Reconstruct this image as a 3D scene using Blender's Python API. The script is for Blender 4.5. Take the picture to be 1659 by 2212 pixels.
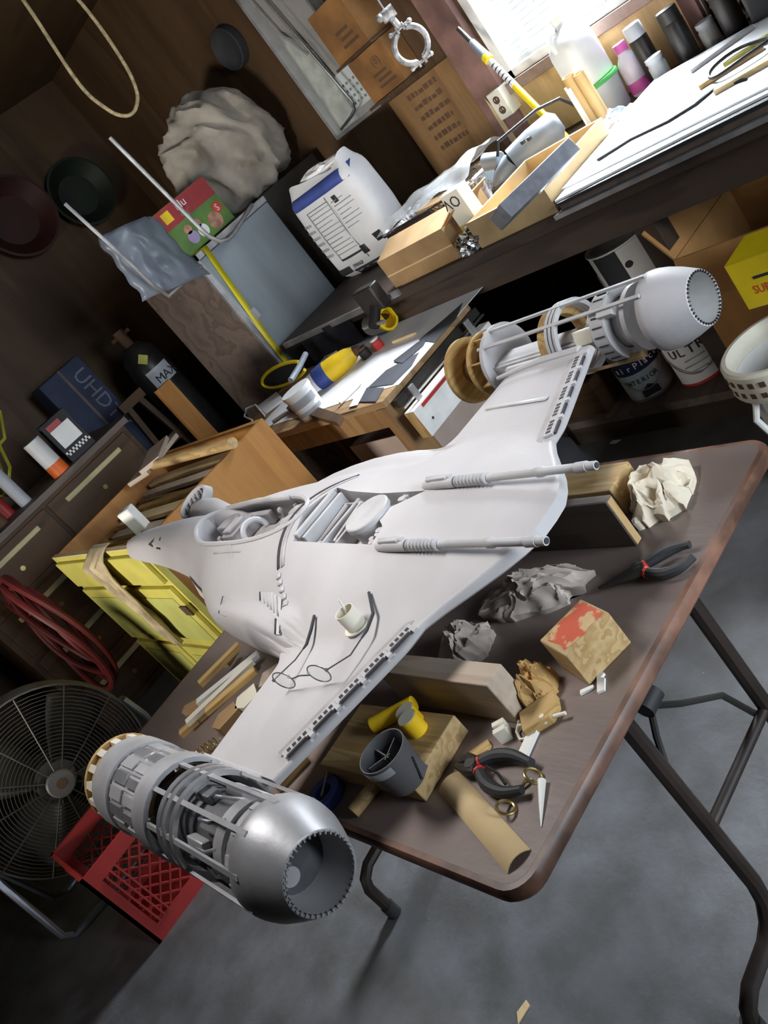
import bpy, bmesh, math, random
from mathutils import Vector, Matrix, Euler, noise
random.seed(7); noise.seed_set(7)
PI = math.pi
sc = bpy.context.scene
col = sc.collection
for o in list(bpy.data.objects): bpy.data.objects.remove(o, do_unlink=True)

# ---------------------------------------------------------------- camera
FPX = 1932.0; IW, IH = 1659, 2212
CAM = Vector((0, 0, 1.485))
RX = Vector((0.55483582, -0.57034561, -0.60569225))
UX = Vector((0.69991209, -0.07357823, 0.71042896))
FX = Vector((0.4497558, 0.81810276, -0.35836795))
cd = bpy.data.cameras.new('camera'); cam = bpy.data.objects.new('camera', cd); col.objects.link(cam)
cd.sensor_fit = 'VERTICAL'; cd.sensor_height = 36; cd.sensor_width = 27
cd.lens = 36 * FPX / IH; cd.clip_start = 0.02; cd.clip_end = 200
m = Matrix.Identity(4)
for i in range(3):
    m[i][0] = RX[i]; m[i][1] = UX[i]; m[i][2] = -FX[i]; m[i][3] = CAM[i]
cam.matrix_world = m
sc.camera = cam

# ---------------------------------------------------------------- light and exposure
sc.view_settings.view_transform = 'Standard'; sc.view_settings.look = 'None'
sc.view_settings.gamma = 1; sc.view_settings.use_curve_mapping = False
sc.view_settings.exposure = 0.0
w = bpy.data.worlds.new('sky'); sc.world = w; w.use_nodes = True
bg = w.node_tree.nodes['Background']; bg.inputs[0].default_value = (0.80, 0.90, 1.0, 1); bg.inputs[1].default_value = 0.5

def area(name, loc, aim, sx, sy, energy, color):
    l = bpy.data.lights.new(name, 'AREA'); l.shape = 'RECTANGLE'; l.size = sx; l.size_y = sy
    l.energy = energy; l.color = color
    o = bpy.data.objects.new(name, l); col.objects.link(o); o.location = loc
    o.rotation_euler = (Vector(aim) - Vector(loc)).to_track_quat('-Z', 'Y').to_euler()
    return o
area('doorway_daylight', (0.95, -2.5, 1.5), (0.95, 1.6, 0.55), 1.2, 1.5, 44, (0.82, 0.91, 1.0)).data.spread = 1.6
area('window_daylight', (3.85, 2.15, 2.3), (2.5, 1.65, 0.86), 1.0, 1.1, 620, (0.88, 0.94, 1.0)).data.spread = 1.7
area('side_window_daylight', (-2.5, 2.3, 1.1), (0.7, 2.9, 1.25), 1.0, 0.6, 16, (1.0, 0.95, 0.87)).data.spread = 0.95
area('shop_light', (0.55, 1.9, 2.52), (0.62, 1.25, 0.8), 0.9, 0.35, 4.6, (1.0, 0.97, 0.95)).data.spread = 0.95

# ---------------------------------------------------------------- pixel -> point on a plane
def ray(px, py): return (px - IW / 2) / FPX * RX - (py - IH / 2) / FPX * UX + FX
def onz(px, py, z): d = ray(px, py); return CAM + d * ((z - CAM.z) / d.z)
def onx(px, py, x): d = ray(px, py); return CAM + d * ((x - CAM.x) / d.x)
def ony(px, py, y): d = ray(px, py); return CAM + d * ((y - CAM.y) / d.y)

# ---------------------------------------------------------------- mesh builder
def lerp(tab, x):
    if x <= tab[0][0]: return tab[0][1]
    for (a, b), (c, d) in zip(tab, tab[1:]):
        if x <= c: return b + (d - b) * (x - a) / (c - a) if c > a else d
    return tab[-1][1]
def rotm(rx=0, ry=0, rz=0): return Euler((rx, ry, rz)).to_matrix().to_4x4()
def axm(origin, xdir, ydir):
    x = Vector(xdir).normalized(); z = x.cross(Vector(ydir)).normalized(); y = z.cross(x)
    M = Matrix.Identity(4)
    for i in range(3): M[i][0] = x[i]; M[i][1] = y[i]; M[i][2] = z[i]; M[i][3] = origin[i]
    return M
class MB:
    def __init__(s): s.v = []; s.f = []
    def add(s, vs, fs, M=None):
        n = len(s.v)
        s.v += [tuple(M @ Vector(p)) if M else tuple(p) for p in vs]
        s.f += [tuple(i + n for i in f) for f in fs]; return s
    def box(s, c, d, M=None, rz=0, taper=1.0):
        x, y, z = d[0] / 2, d[1] / 2, d[2] / 2; t = taper
        vs = [(-x, -y, -z), (x, -y, -z), (x, y, -z), (-x, y, -z), (-x * t, -y * t, z), (x * t, -y * t, z), (x * t, y * t, z), (-x * t, y * t, z)]
        L = Matrix.Translation(c) @ rotm(0, 0, rz)
        return s.add(vs, [(3, 2, 1, 0), (4, 5, 6, 7), (0, 1, 5, 4), (1, 2, 6, 5), (2, 3, 7, 6), (3, 0, 4, 7)], M @ L if M else L)
    def span(s, a, b):
        return s.box([(a[i] + b[i]) / 2 for i in range(3)], [abs(b[i] - a[i]) for i in range(3)])
    def cyl(s, a, b, r, r1=None, n=14, cap=True):
        r1 = r if r1 is None else r1
        a = Vector(a); b = Vector(b); q = (b - a).to_track_quat('Z', 'Y').to_matrix()
        vs = []
        for p, R in ((a, r), (b, r1)):
            for i in range(n):
                t = 2 * PI * i / n; vs.append(p + q @ Vector((R * math.cos(t), R * math.sin(t), 0)))
        fs = [(i, (i + 1) % n, n + (i + 1) % n, n + i) for i in range(n)]
        if cap: fs += [tuple(range(n))[::-1], tuple(range(n, 2 * n))]
        return s.add(vs, fs)
    def tube(s, pts, r, n=8, closed=False):
        pts = [Vector(p) for p in pts]; k = len(pts); vs = []; prev = None
        for i, p in enumerate(pts):
            if closed: d = pts[(i + 1) % k] - pts[i - 1]
            else: d = pts[min(i + 1, k - 1)] - pts[max(i - 1, 0)]
            d.normalize()
            if prev is None:
                u = d.orthogonal().normalized()
            else:
                u = prev - d * prev.dot(d)
                u = u.normalized() if u.length > 1e-6 else d.orthogonal().normalized()
            prev = u; w_ = d.cross(u); R = r[i] if isinstance(r, (list, tuple)) else r
            for j in range(n):
                t = 2 * PI * j / n; vs.append(p + (u * math.cos(t) + w_ * math.sin(t)) * R)
        fs = []
        for i in range(k if closed else k - 1):
            a = i * n; b = ((i + 1) % k) * n
            fs += [(a + j, a + (j + 1) % n, b + (j + 1) % n, b + j) for j in range(n)]
        if not closed: fs += [tuple(range(n))[::-1], tuple(range((k - 1) * n, k * n))]
        return s.add(vs, fs)
    def lathe(s, prof, n=28, M=None, closed=False, a0=0, a1=2 * PI):
        k = len(prof); full = abs(a1 - a0 - 2 * PI) < 1e-6; m_ = n if full else n + 1; vs = []
        for i in range(m_):
            t = a0 + (a1 - a0) * i / n
            vs += [(r * math.cos(t), r * math.sin(t), z) for r, z in prof]
        fs = []
        for i in range(n):
            a = i * k; b = ((i + 1) % m_) * k
            for j in range(k if closed else k - 1):
                j2 = (j + 1) % k; fs.append((a + j, b + j, b + j2, a + j2))
        return s.add(vs, fs, M)
    def prism(s, poly, z0, z1, M=None):
        n = len(poly)
        vs = [(x, y, z0) for x, y in poly] + [(x, y, z1) for x, y in poly]
        return s.add(vs, [tuple(range(n))[::-1], tuple(range(n, 2 * n))] + [(i, (i + 1) % n, n + (i + 1) % n, n + i) for i in range(n)], M)
    def ball(s, c, r, n=12, M=None):
        if not isinstance(r, (tuple, list)): r = (r, r, r)
        vs = []; fs = []; h = n // 2
        for i in range(h + 1):
            a = PI * i / h
            for j in range(n):
                b = 2 * PI * j / n
                vs.append((c[0] + r[0] * math.sin(a) * math.cos(b), c[1] + r[1] * math.sin(a) * math.sin(b), c[2] + r[2] * math.cos(a)))
        for i in range(h):
            for j in range(n): fs.append((i * n + j, (i + 1) * n + j, (i + 1) * n + (j + 1) % n, i * n + (j + 1) % n))
        return s.add(vs, fs, M)
    def grid(s, fn, nu, nv, M=None):
        vs = [fn(i / nu, j / nv) for i in range(nu + 1) for j in range(nv + 1)]
        return s.add(vs, [(i * (nv + 1) + j, (i + 1) * (nv + 1) + j, (i + 1) * (nv + 1) + j + 1, i * (nv + 1) + j + 1) for i in range(nu) for j in range(nv)], M)
    def quadslab(s, q, t):
        a = [Vector(p) for p in q]; n_ = (a[1] - a[0]).cross(a[3] - a[0]).normalized() * t
        return s.add(a + [p + n_ for p in a], [(3, 2, 1, 0), (4, 5, 6, 7), (0, 1, 5, 4), (1, 2, 6, 5), (2, 3, 7, 6), (3, 0, 4, 7)])

def part(name, mb, mat, parent=None, bevel=0, smooth=35, solid=0, M=None, seg=2):
    me = bpy.data.meshes.new(name)
    if M is not None: mb.v = [tuple(M @ Vector(p)) for p in mb.v]
    bm = bmesh.new(); vs = [bm.verts.new(p) for p in mb.v]
    for f in mb.f:
        g = []
        for i in f:
            if not g or vs[i] is not g[-1]: g.append(vs[i])
        try: bm.faces.new(g)
        except ValueError: pass
    bmesh.ops.remove_doubles(bm, verts=bm.verts, dist=1e-6)
    bmesh.ops.recalc_face_normals(bm, faces=bm.faces)
    bm.to_mesh(me); bm.free()
    me.materials.append(MAT[mat] if isinstance(mat, str) else mat)
    if smooth:
        me.shade_smooth(); me.set_sharp_from_angle(angle=math.radians(smooth))
    o = bpy.data.objects.new(name, me); col.objects.link(o)
    if parent is not None: o.parent = parent
    if solid:
        md = o.modifiers.new('solid', 'SOLIDIFY'); md.thickness = solid; md.offset = 0
    if bevel:
        md = o.modifiers.new('bevel', 'BEVEL'); md.width = bevel; md.segments = seg; md.limit_method = 'ANGLE'; md.angle_limit = math.radians(40); md.harden_normals = False
    return o
def tag(o, label=None, cat=None, group=None, kind=None):
    if label: o['label'] = label
    if cat: o['category'] = cat
    if group: o['group'] = group
    if kind: o['kind'] = kind
    return o
def thing(name, label, cat, loc=(0, 0, 0), rz=0, group=None, rot=None):
    o = bpy.data.objects.new(name, None); col.objects.link(o); o.empty_display_size = 0.05
    o.location = loc; o.rotation_euler = rot if rot else (0, 0, rz)
    return tag(o, label, cat, group)
def one(name, mb, mat, label, cat, loc=None, rz=0, group=None, rot=None, **k):
    o = part(name, mb, mat, **k)
    if loc is not None: o.location = loc
    if rot: o.rotation_euler = rot
    elif rz: o.rotation_euler = (0, 0, rz)
    return tag(o, label, cat, group)
def struct(name, mb, mat, **k): return tag(part(name, mb, mat, **k), kind='structure')
def text(body, M, size, mat, parent, name='lettering', depth=0.0006, align='LEFT', sx=1.0):
    c = bpy.data.curves.new('t', 'FONT'); c.body = body; c.size = size; c.extrude = depth / 2; c.align_x = align; c.resolution_u = 2
    c.space_character = 1.0
    t = bpy.data.objects.new('t', c); col.objects.link(t)
    me = bpy.data.meshes.new_from_object(t.evaluated_get(bpy.context.evaluated_depsgraph_get()))
    bpy.data.objects.remove(t, do_unlink=True); bpy.data.curves.remove(c)
    me.transform(M @ Matrix.Diagonal((sx, 1, 1, 1))); me.name = name
    me.materials.clear(); me.materials.append(MAT[mat])
    o = bpy.data.objects.new(name, me); col.objects.link(o); o.parent = parent
    return o
def crumple(size, seed=0, sub=3, amp=0.35, freq=2.2):
    bm = bmesh.new(); bmesh.ops.create_icosphere(bm, subdivisions=sub, radius=1)
    off = Vector((seed * 3.1, seed * 7.7, seed * 1.3))
    mb = MB(); bm.verts.ensure_lookup_table()
    for v in bm.verts:
        p = v.co.normalized()
        a = abs(noise.noise(p * freq + off)); b = abs(noise.noise(p * freq * 2.3 + off * 2)); c = noise.noise(p * 1.1 + off * .5)
        r = 1 + amp * (1.1 - 2.6 * a) * .6 + amp * (.5 - 1.6 * b) * .55 + amp * .5 * c
        q = p * r
        mb.v.append((q.x * size[0], q.y * size[1], q.z * size[2]))
    mb.f = [tuple(v.index for v in f.verts) for f in bm.faces]; bm.free()
    zmin = min(v[2] for v in mb.v)
    mb.v = [(x, y, max(z, zmin * .8) - zmin * .8) for x, y, z in mb.v]
    return mb

# ---------------------------------------------------------------- materials
MAT = {}
def mk(name, c, rough=.6, metal=0, var=.12, scale=8, bump=0, bscale=60, spec=.5, c2=None, trans=0, stretch=None, alpha=1, emit=0, coat=0, ior=1.45, detail=5, lo=.35, hi=.65, transl=0):
    mt = bpy.data.materials.new(name); mt.use_nodes = True; nt = mt.node_tree; N = nt.nodes; L = nt.links
    b = N['Principled BSDF']; b.inputs['Roughness'].default_value = rough; b.inputs['Metallic'].default_value = metal
    b.inputs['Specular IOR Level'].default_value = spec; b.inputs['IOR'].default_value = ior
    tc = N.new('ShaderNodeTexCoord'); mp = N.new('ShaderNodeMapping'); L.new(tc.outputs['Object'], mp.inputs[0])
    if stretch: mp.inputs['Scale'].default_value = stretch
    nz = N.new('ShaderNodeTexNoise'); nz.inputs['Scale'].default_value = scale; nz.inputs['Detail'].default_value = detail
    L.new(mp.outputs[0], nz.inputs[0])
    rp = N.new('ShaderNodeValToRGB'); L.new(nz.outputs[0], rp.inputs[0])
    a = c2 if c2 else tuple(x * (1 - var * 1.6) for x in c); bb = c if c2 else tuple(min(1, x * (1 + var)) for x in c)
    rp.color_ramp.elements[0].color = (*a, 1); rp.color_ramp.elements[0].position = lo
    rp.color_ramp.elements[1].color = (*bb, 1); rp.color_ramp.elements[1].position = hi
    L.new(rp.outputs[0], b.inputs['Base Color'])
    if bump:
        n2 = N.new('ShaderNodeTexNoise'); n2.inputs['Scale'].default_value = bscale; n2.inputs['Detail'].default_value = 4; L.new(mp.outputs[0], n2.inputs[0])
        bp = N.new('ShaderNodeBump'); bp.inputs['Strength'].default_value = bump; bp.inputs['Distance'].default_value = .01
        L.new(n2.outputs[0], bp.inputs['Height']); L.new(bp.outputs[0], b.inputs['Normal'])
    if trans: b.inputs['Transmission Weight'].default_value = trans
    if alpha < 1: b.inputs['Alpha'].default_value = alpha
    if coat: b.inputs['Coat Weight'].default_value = coat; b.inputs['Coat Roughness'].default_value = .25
    if emit: b.inputs['Emission Color'].default_value = (*c, 1); b.inputs['Emission Strength'].default_value = emit
    if transl:
        tr = N.new('ShaderNodeBsdfTranslucent'); tr.inputs[0].default_value = (*c, 1)
        mx = N.new('ShaderNodeMixShader'); mx.inputs[0].default_value = transl
        L.new(b.outputs[0], mx.inputs[1]); L.new(tr.outputs[0], mx.inputs[2]); L.new(mx.outputs[0], N['Material Output'].inputs[0])
    MAT[name] = mt; return mt
def wood(name, c, dark, axis=0, rough=.6, scale=6, ring=14, coat=0):
    """long grain along the given local axis"""
    mt = mk(name, c, rough=rough, var=.1, coat=coat); nt = mt.node_tree; N = nt.nodes; L = nt.links
    b = N['Principled BSDF']; tc = N['Texture Coordinate']
    mp = N.new('ShaderNodeMapping'); s_ = [1, 1, 1]; s_[axis] = .12; mp.inputs['Scale'].default_value = s_; L.new(tc.outputs['Object'], mp.inputs[0])
    nz = N.new('ShaderNodeTexNoise'); nz.inputs['Scale'].default_value = scale; nz.inputs['Detail'].default_value = 3; L.new(mp.outputs[0], nz.inputs[0])
    mu = N.new('ShaderNodeMath'); mu.operation = 'MULTIPLY'; mu.inputs[1].default_value = ring; L.new(nz.outputs[0], mu.inputs[0])
    fr = N.new('ShaderNodeMath'); fr.operation = 'FRACT'; L.new(mu.outputs[0], fr.inputs[0])
    rp = N.new('ShaderNodeValToRGB'); L.new(fr.outputs[0], rp.inputs[0])
    e = rp.color_ramp.elements; e[0].color = (*c, 1); e[0].position = .25; e[1].color = (*dark, 1); e[1].position = .9
    e2 = e.new(1.0); e2.color = (*c, 1)
    fn = N.new('ShaderNodeTexNoise'); fn.inputs['Scale'].default_value = 70; L.new(mp.outputs[0], fn.inputs[0])
    mx = N.new('ShaderNodeMix'); mx.data_type = 'RGBA'; mx.blend_type = 'MULTIPLY'; mx.inputs[0].default_value = .35
    L.new(rp.outputs[0], mx.inputs[6]); L.new(fn.outputs[0], mx.inputs[7]); L.new(mx.outputs[2], b.inputs['Base Color'])
    return mt
mk('hull_grey', (.485, .465, .47), rough=.55, var=.05, scale=5, bump=.04, bscale=180, spec=.35)
mk('light_grey', (.49, .48, .485), rough=.5, var=.08, scale=14)
mk('silver_paint', (.50, .50, .52), rough=.43, metal=.35, var=.12, scale=12, bump=.03, bscale=120)
mk('silver_bright', (.62, .62, .65), rough=.28, metal=.75, var=.1, scale=20)
mk('engine_dark', (.16, .165, .175), rough=.5, metal=.5, var=.2, scale=20)
mk('inside_grey', (.40, .375, .38), rough=.7, var=.12, scale=20)
mk('white_plastic', (.80, .79, .74), rough=.45, var=.03)
mk('cream_plastic', (.74, .70, .58), rough=.5, var=.05)
mk('groove_dark', (.045, .04, .045), rough=.8)
mk('black_rubber', (.025, .025, .028), rough=.6, var=.2)
mk('black_steel', (.03, .027, .025), rough=.4, metal=.3, var=.2)
mk('dark_brown_metal', (.030, .021, .017), rough=.5, metal=.2, var=.2)
mk('chrome', (.55, .56, .58), rough=.22, metal=.95, var=.15)
mk('dull_metal', (.36, .36, .37), rough=.45, metal=.6, var=.25)
mk('white_paper', (.88, .88, .90), rough=.8, var=.02)
mk('white_paint', (.72, .71, .68), rough=.6, var=.1, scale=10)
mk('cardboard', (.36, .225, .105), rough=.85, var=.1, scale=10)
mk('cardboard_old', (.24, .115, .038), rough=.9, var=.2, scale=6)
mk('cardboard_orange', (.40, .20, .065), rough=.85, var=.12, scale=8)
mk('ink', (.03, .03, .035), rough=.8, var=.1)
mk('ink_brown', (.10, .055, .03), rough=.9, var=.1)
mk('grey_slab', (.20, .21, .24), rough=.6, var=.12, scale=30)
mk('tool_grey', (.22, .25, .29), rough=.45, var=.1)
mk('yellow', (.80, .52, .015), rough=.5, var=.12)
mk('yellow_bright', (.85, .62, .01), rough=.5, var=.08)
mk('yellow_paint', (.57, .51, .11), rough=.5, var=.12, scale=5)
mk('yellow_green', (.47, .47, .13), rough=.55, var=.12, scale=5)
mk('blue', (.05, .08, .30), rough=.5, var=.15)
mk('navy', (.02, .03, .075), rough=.6, var=.2)
mk('red', (.40, .03, .025), rough=.5, var=.15)
mk('red_bright', (.62, .05, .03), rough=.5, var=.15)
mk('orange', (.75, .14, .02), rough=.5, var=.12)
mk('green', (.06, .40, .08), rough=.5, var=.1)
mk('dark_green', (.04, .11, .03), rough=.7, var=.25)
mk('pink', (.70, .12, .45), rough=.5, var=.2)
mk('brass', (.52, .40, .17), rough=.35, metal=.9, var=.2)
mk('foil', (.75, .76, .80), rough=.2, metal=1, var=.1, bump=.4, bscale=50)
mk('denim_dark', (.025, .027, .036), rough=.9, var=.25, bump=.2, bscale=200)
mk('clear', (.75, .78, .8), rough=.15, alpha=.35, var=.02)
mk('smoky_plastic', (.17, .20, .25), rough=.35, alpha=.75, var=.12, scale=6)
mk('glass', (.9, .95, .97), rough=.02, alpha=.12, var=.01)
mk('milky_plastic', (.82, .84, .86), rough=.35, alpha=.93, var=.03)
mk('paper_towel', (.66, .585, .46), rough=.9, var=.08, scale=14)
mk('kraft', (.50, .31, .115), rough=.8, var=.1, scale=14)
mk('grey_rag', (.40, .345, .305), rough=.9, var=.18, scale=10)
mk('canvas', (.37, .33, .275), rough=.95, var=.2, scale=5, bump=.15, bscale=90)
mk('rope', (.42, .34, .19), rough=.9, var=.2, scale=60, bump=.4, bscale=200)
mk('basin_red', (.035, .007, .006), rough=.6, var=.2)
mk('basin_green', (.008, .014, .007), rough=.6, var=.2)
mk('hose_red', (.15, .022, .02), rough=.5, var=.2)
wood('pine', (.58, .41, .20), (.44, .27, .10), 1, scale=20, ring=7)
wood('pine_x', (.62, .41, .16), (.46, .27, .085), 0, scale=20, ring=7)
wood('pine_z', (.50, .33, .15), (.38, .22, .08), 2, scale=20, ring=7)
wood('pale_block', (.52, .42, .33), (.46, .355, .265), 1, scale=14, ring=4)
wood('plywood', (.46, .29, .12), (.38, .22, .085), 2, scale=3, ring=5)
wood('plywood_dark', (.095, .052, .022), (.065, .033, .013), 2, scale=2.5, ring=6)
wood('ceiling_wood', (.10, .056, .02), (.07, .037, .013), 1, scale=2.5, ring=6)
wood('orange_ply', (.47, .22, .055), (.40, .175, .042), 2, scale=3, ring=4)
wood('dark_wood', (.06, .038, .026), (.035, .022, .016), 1, scale=4, ring=7)
wood('cabinet_wood', (.085, .043, .016), (.055, .027, .010), 0, scale=4, ring=6)
wood('grey_board', (.17, .13, .11), (.12, .09, .075), 0, scale=4, ring=6)
# ---------------------------------------------------------------- room
WX = 3.1; BY = 5.3
def concrete():
    mt = mk('concrete', (.135, .138, .145), rough=.55, var=.14, scale=2.2, detail=10, bump=.12, bscale=35)
    nt = mt.node_tree; N = nt.nodes; L = nt.links; b = N['Principled BSDF']; tc = N['Texture Coordinate']
    vo = N.new('ShaderNodeTexVoronoi'); vo.inputs['Scale'].default_value = 26; L.new(tc.outputs['Object'], vo.inputs[0])
    nz = N.new('ShaderNodeTexNoise'); nz.inputs['Scale'].default_value = 9; nz.inputs['Detail'].default_value = 8; L.new(tc.outputs['Object'], nz.inputs[0])
    rp = N.new('ShaderNodeValToRGB'); L.new(nz.outputs[0], rp.inputs[0]); rp.color_ramp.elements[0].position = .35; rp.color_ramp.elements[1].position = .7
    rp.color_ramp.elements[0].color = (.72, .70, .66, 1); rp.color_ramp.elements[1].color = (1.1, 1.1, 1.12, 1)
    src = [l for l in nt.links if l.to_socket == b.inputs['Base Color']][0].from_socket
    mx = N.new('ShaderNodeMix'); mx.data_type = 'RGBA'; mx.blend_type = 'MULTIPLY'; mx.inputs[0].default_value = 1
    L.new(src, mx.inputs[6]); L.new(rp.outputs[0], mx.inputs[7])
    # pale specks of dropped plaster
    lt = N.new('ShaderNodeMath'); lt.operation = 'LESS_THAN'; lt.inputs[1].default_value = .035; L.new(vo.outputs['Distance'], lt.inputs[0])
    n3 = N.new('ShaderNodeTexNoise'); n3.inputs['Scale'].default_value = 5; L.new(tc.outputs['Object'], n3.inputs[0])
    gt = N.new('ShaderNodeMath'); gt.operation = 'GREATER_THAN'; gt.inputs[1].default_value = .57; L.new(n3.outputs[0], gt.inputs[0])
    an = N.new('ShaderNodeMath'); an.operation = 'MULTIPLY'; L.new(lt.outputs[0], an.inputs[0]); L.new(gt.outputs[0], an.inputs[1])
    m2 = N.new('ShaderNodeMix'); m2.data_type = 'RGBA'; L.new(an.outputs[0], m2.inputs[0]); L.new(mx.outputs[2], m2.inputs[6]); m2.inputs[7].default_value = (.42, .42, .42, 1)
    L.new(m2.outputs[2], b.inputs['Base Color'])
concrete()
struct('floor', MB().span((-2.6, -2.6, -.1), (WX + .12, BY + .12, 0)), 'concrete', smooth=0)
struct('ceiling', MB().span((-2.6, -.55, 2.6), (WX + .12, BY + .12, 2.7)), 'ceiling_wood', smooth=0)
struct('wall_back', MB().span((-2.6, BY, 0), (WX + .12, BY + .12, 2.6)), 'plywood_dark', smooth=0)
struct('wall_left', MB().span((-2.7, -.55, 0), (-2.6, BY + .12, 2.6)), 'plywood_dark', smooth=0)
# unseen front wall, placed close so its doorway jamb shades the left floor
struct('wall_front_blocker', MB().span((-2.6, -.55, 0), (.52, -.45, 2.6)).span((1.85, -.55, 0), (WX, -.45, 2.6)).span((.52, -.55, 2.25), (1.85, -.45, 2.6)), 'plywood_dark', smooth=0)
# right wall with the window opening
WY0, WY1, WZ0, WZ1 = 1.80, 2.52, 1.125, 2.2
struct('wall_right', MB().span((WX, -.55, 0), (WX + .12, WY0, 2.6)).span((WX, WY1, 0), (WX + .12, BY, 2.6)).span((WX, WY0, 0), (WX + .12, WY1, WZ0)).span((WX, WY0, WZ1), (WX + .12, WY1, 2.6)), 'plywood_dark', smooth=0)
# window: frame, sill, pane, mini blind with single slats
mk('blind_white', (.62, .65, .68), rough=.6, var=.01, transl=.035)
mk('sill_wood', (.20, .13, .10), rough=.7, var=.2)
mk('stud_red', (.22, .12, .10), rough=.8, var=.25, scale=6)
mk('lath', (.50, .45, .38), rough=.7, var=.1)
wn = MB()
for a, b in (((WX - .005, WY0, WZ0), (WX + .1, WY0 + .04, WZ1)), ((WX - .005, WY1 - .04, WZ0), (WX + .1, WY1, WZ1)), ((WX - .005, WY0, WZ1 - .04), (WX + .1, WY1, WZ1)), ((WX - .005, WY0, WZ0), (WX + .1, WY1, WZ0 + .03))): wn.span(a, b)
win = struct('window_1', wn, 'white_paint')
part('pane', MB().span((WX + .085, WY0 + .04, WZ0 + .03), (WX + .09, WY1 - .04, WZ1 - .04)), 'glass', win)
part('window_sill', MB().span((WX - .035, WY0 - .05, WZ0 - .045), (WX + .02, WY1 + .02, WZ0 - .002)), 'sill_wood', win, bevel=.003)
bl = thing('window_blind', 'white mini blind with thin horizontal slats covering the bright window', 'blind', (WX + .03, (WY0 + WY1) / 2, WZ0 + .03))
sl = None; zz = .035; k = 0
while zz < WZ1 - WZ0 - .1:
    if sl is None:
        def fs(u, v): return ((u - .5) * .022, (v - .5) * (WY1 - WY0 - .1), .005 * math.cos((u - .5) * PI) + (u - .5) * .027)
        sl = part('slat', MB().grid(fs, 4, 1), 'blind_white', bl, solid=.0008); o = sl
    else:
        o = sl.copy(); col.objects.link(o)
    o.location = (0, 0, zz); zz += .0245
part('bottom_rail', MB().box((0, 0, .012), (.024, WY1 - WY0 - .1, .018)), 'blind_white', bl, bevel=.002)
for s in (-1, 1): part('ladder_cord', MB().cyl((-.014, s * .22, .01), (-.014, s * .22, 1.0), .0012, n=5), 'white_paint', bl)
# plywood panel and studs
struct('trim_1', MB().span((WX - .012, 1.76, .85), (WX - .001, 2.56, WZ0 - .046)), 'plywood', smooth=0)
struct('trim_2', MB().span((WX - .04, 2.54, .85), (WX - .001, 2.68, 2.6)), 'stud_red', smooth=0)
struct('trim_3', MB().span((WX - .05, 1.69, .85), (WX - .001, 1.745, 2.6)), 'stud_red', smooth=0)
# ---------------------------------------------------------------- the scratch-built model spacecraft
XC = .68
ship = thing('model_spacecraft', 'large unpainted grey model spacecraft with two round engine pods lying on the folding table', 'model', (XC, 0, .74))
ZB = .74
TR = [(0, .876), (.03, .878), (.06, .893), (.09, .915), (.13, .952), (.165, .985), (.195, 1.008), (.23, 1.012), (.475, 1.092)]
LE = [(0, 2.505), (.022, 2.498), (.036, 2.47), (.046, 2.38), (.058, 2.24), (.075, 2.11), (.098, 1.98), (.13, 1.87), (.165, 1.81), (.19, 1.76), (.21, 1.70), (.235, 1.55), (.25, 1.44), (.262, 1.38), (.285, 1.345), (.475, 1.325)]
EZ = [(.85, .89), (1.0, .882), (1.3, .879), (1.38, .858), (1.5, .85), (1.7, .864), (1.8, .885), (2.0, .905), (2.5, .928)]
CZ = [(.85, .902), (1.0, .915), (1.15, .927), (1.3, .946), (1.45, .968), (1.6, .974), (1.75, .976), (1.9, .980), (2.05, .984), (2.2, .982), (2.35, .975), (2.45, .966), (2.5, .955)]
HWT = sorted([(y, x) for x, y in LE])
def sm(t): t = max(0, min(1, t)); return t * t * (3 - 2 * t)
def slerp(tab, x, h=.02): return (lerp(tab, x - h) + lerp(tab, x) * 2 + lerp(tab, x + h)) / 4
def hwo(y):
    if y > 1.345: return lerp(HWT, y)
    return .475
def fus(y):
    if y > 1.42: return lerp(HWT, y)
    return .25 - .1 * sm((1.15 - y) / .25)
def ztop(x, y):
    ax = abs(x); e = slerp(EZ, y, .04); c = slerp(CZ, y, .05); s = min(1, ax / max(fus(y), .02))
    p = 1.0 - .4 * sm((y - 1.95) / .2) if y > 1.5 else 1.0 + .5 * sm((1.5 - y) / .3)
    o_ = .009 + .007 * sm((y - 1.33) / .1)
    z = e + o_ + (c - e - o_) * (1 - s * s) ** p
    # shoulder pods bulging over the wing root
    dx = (ax - .185) / .085; dy = (y - 1.52) / (.24 if y < 1.52 else .3)
    q = 1 - dx * dx - dy * dy
    if q > 0: z = max(z, .868 + .050 * math.sqrt(q))
    return z
def hull_pt(x, y, top):
    d = min(y - lerp(TR, abs(x)), lerp(LE, abs(x)) - y)
    if y > 1.345: d = min(d, hwo(y) - abs(x))
    e = slerp(EZ, y, .04); R = (.010 + .016 * sm((y - 1.33) / .1)) if top else .03
    w_ = math.sqrt(max(0, 1 - (1 - min(1, max(0, d) / R)) ** 2))
    if top: return e + (ztop(x, y) - e) * w_
    dt = y - lerp(TR, abs(x)); w_ = min(w_, .12 + .88 * sm(max(0, dt) / .11)) if dt > 1e-5 else 0
    return e - (.032 if y < 1.9 else .032 - .012 * sm((y - 1.9) / .4)) * w_
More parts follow.
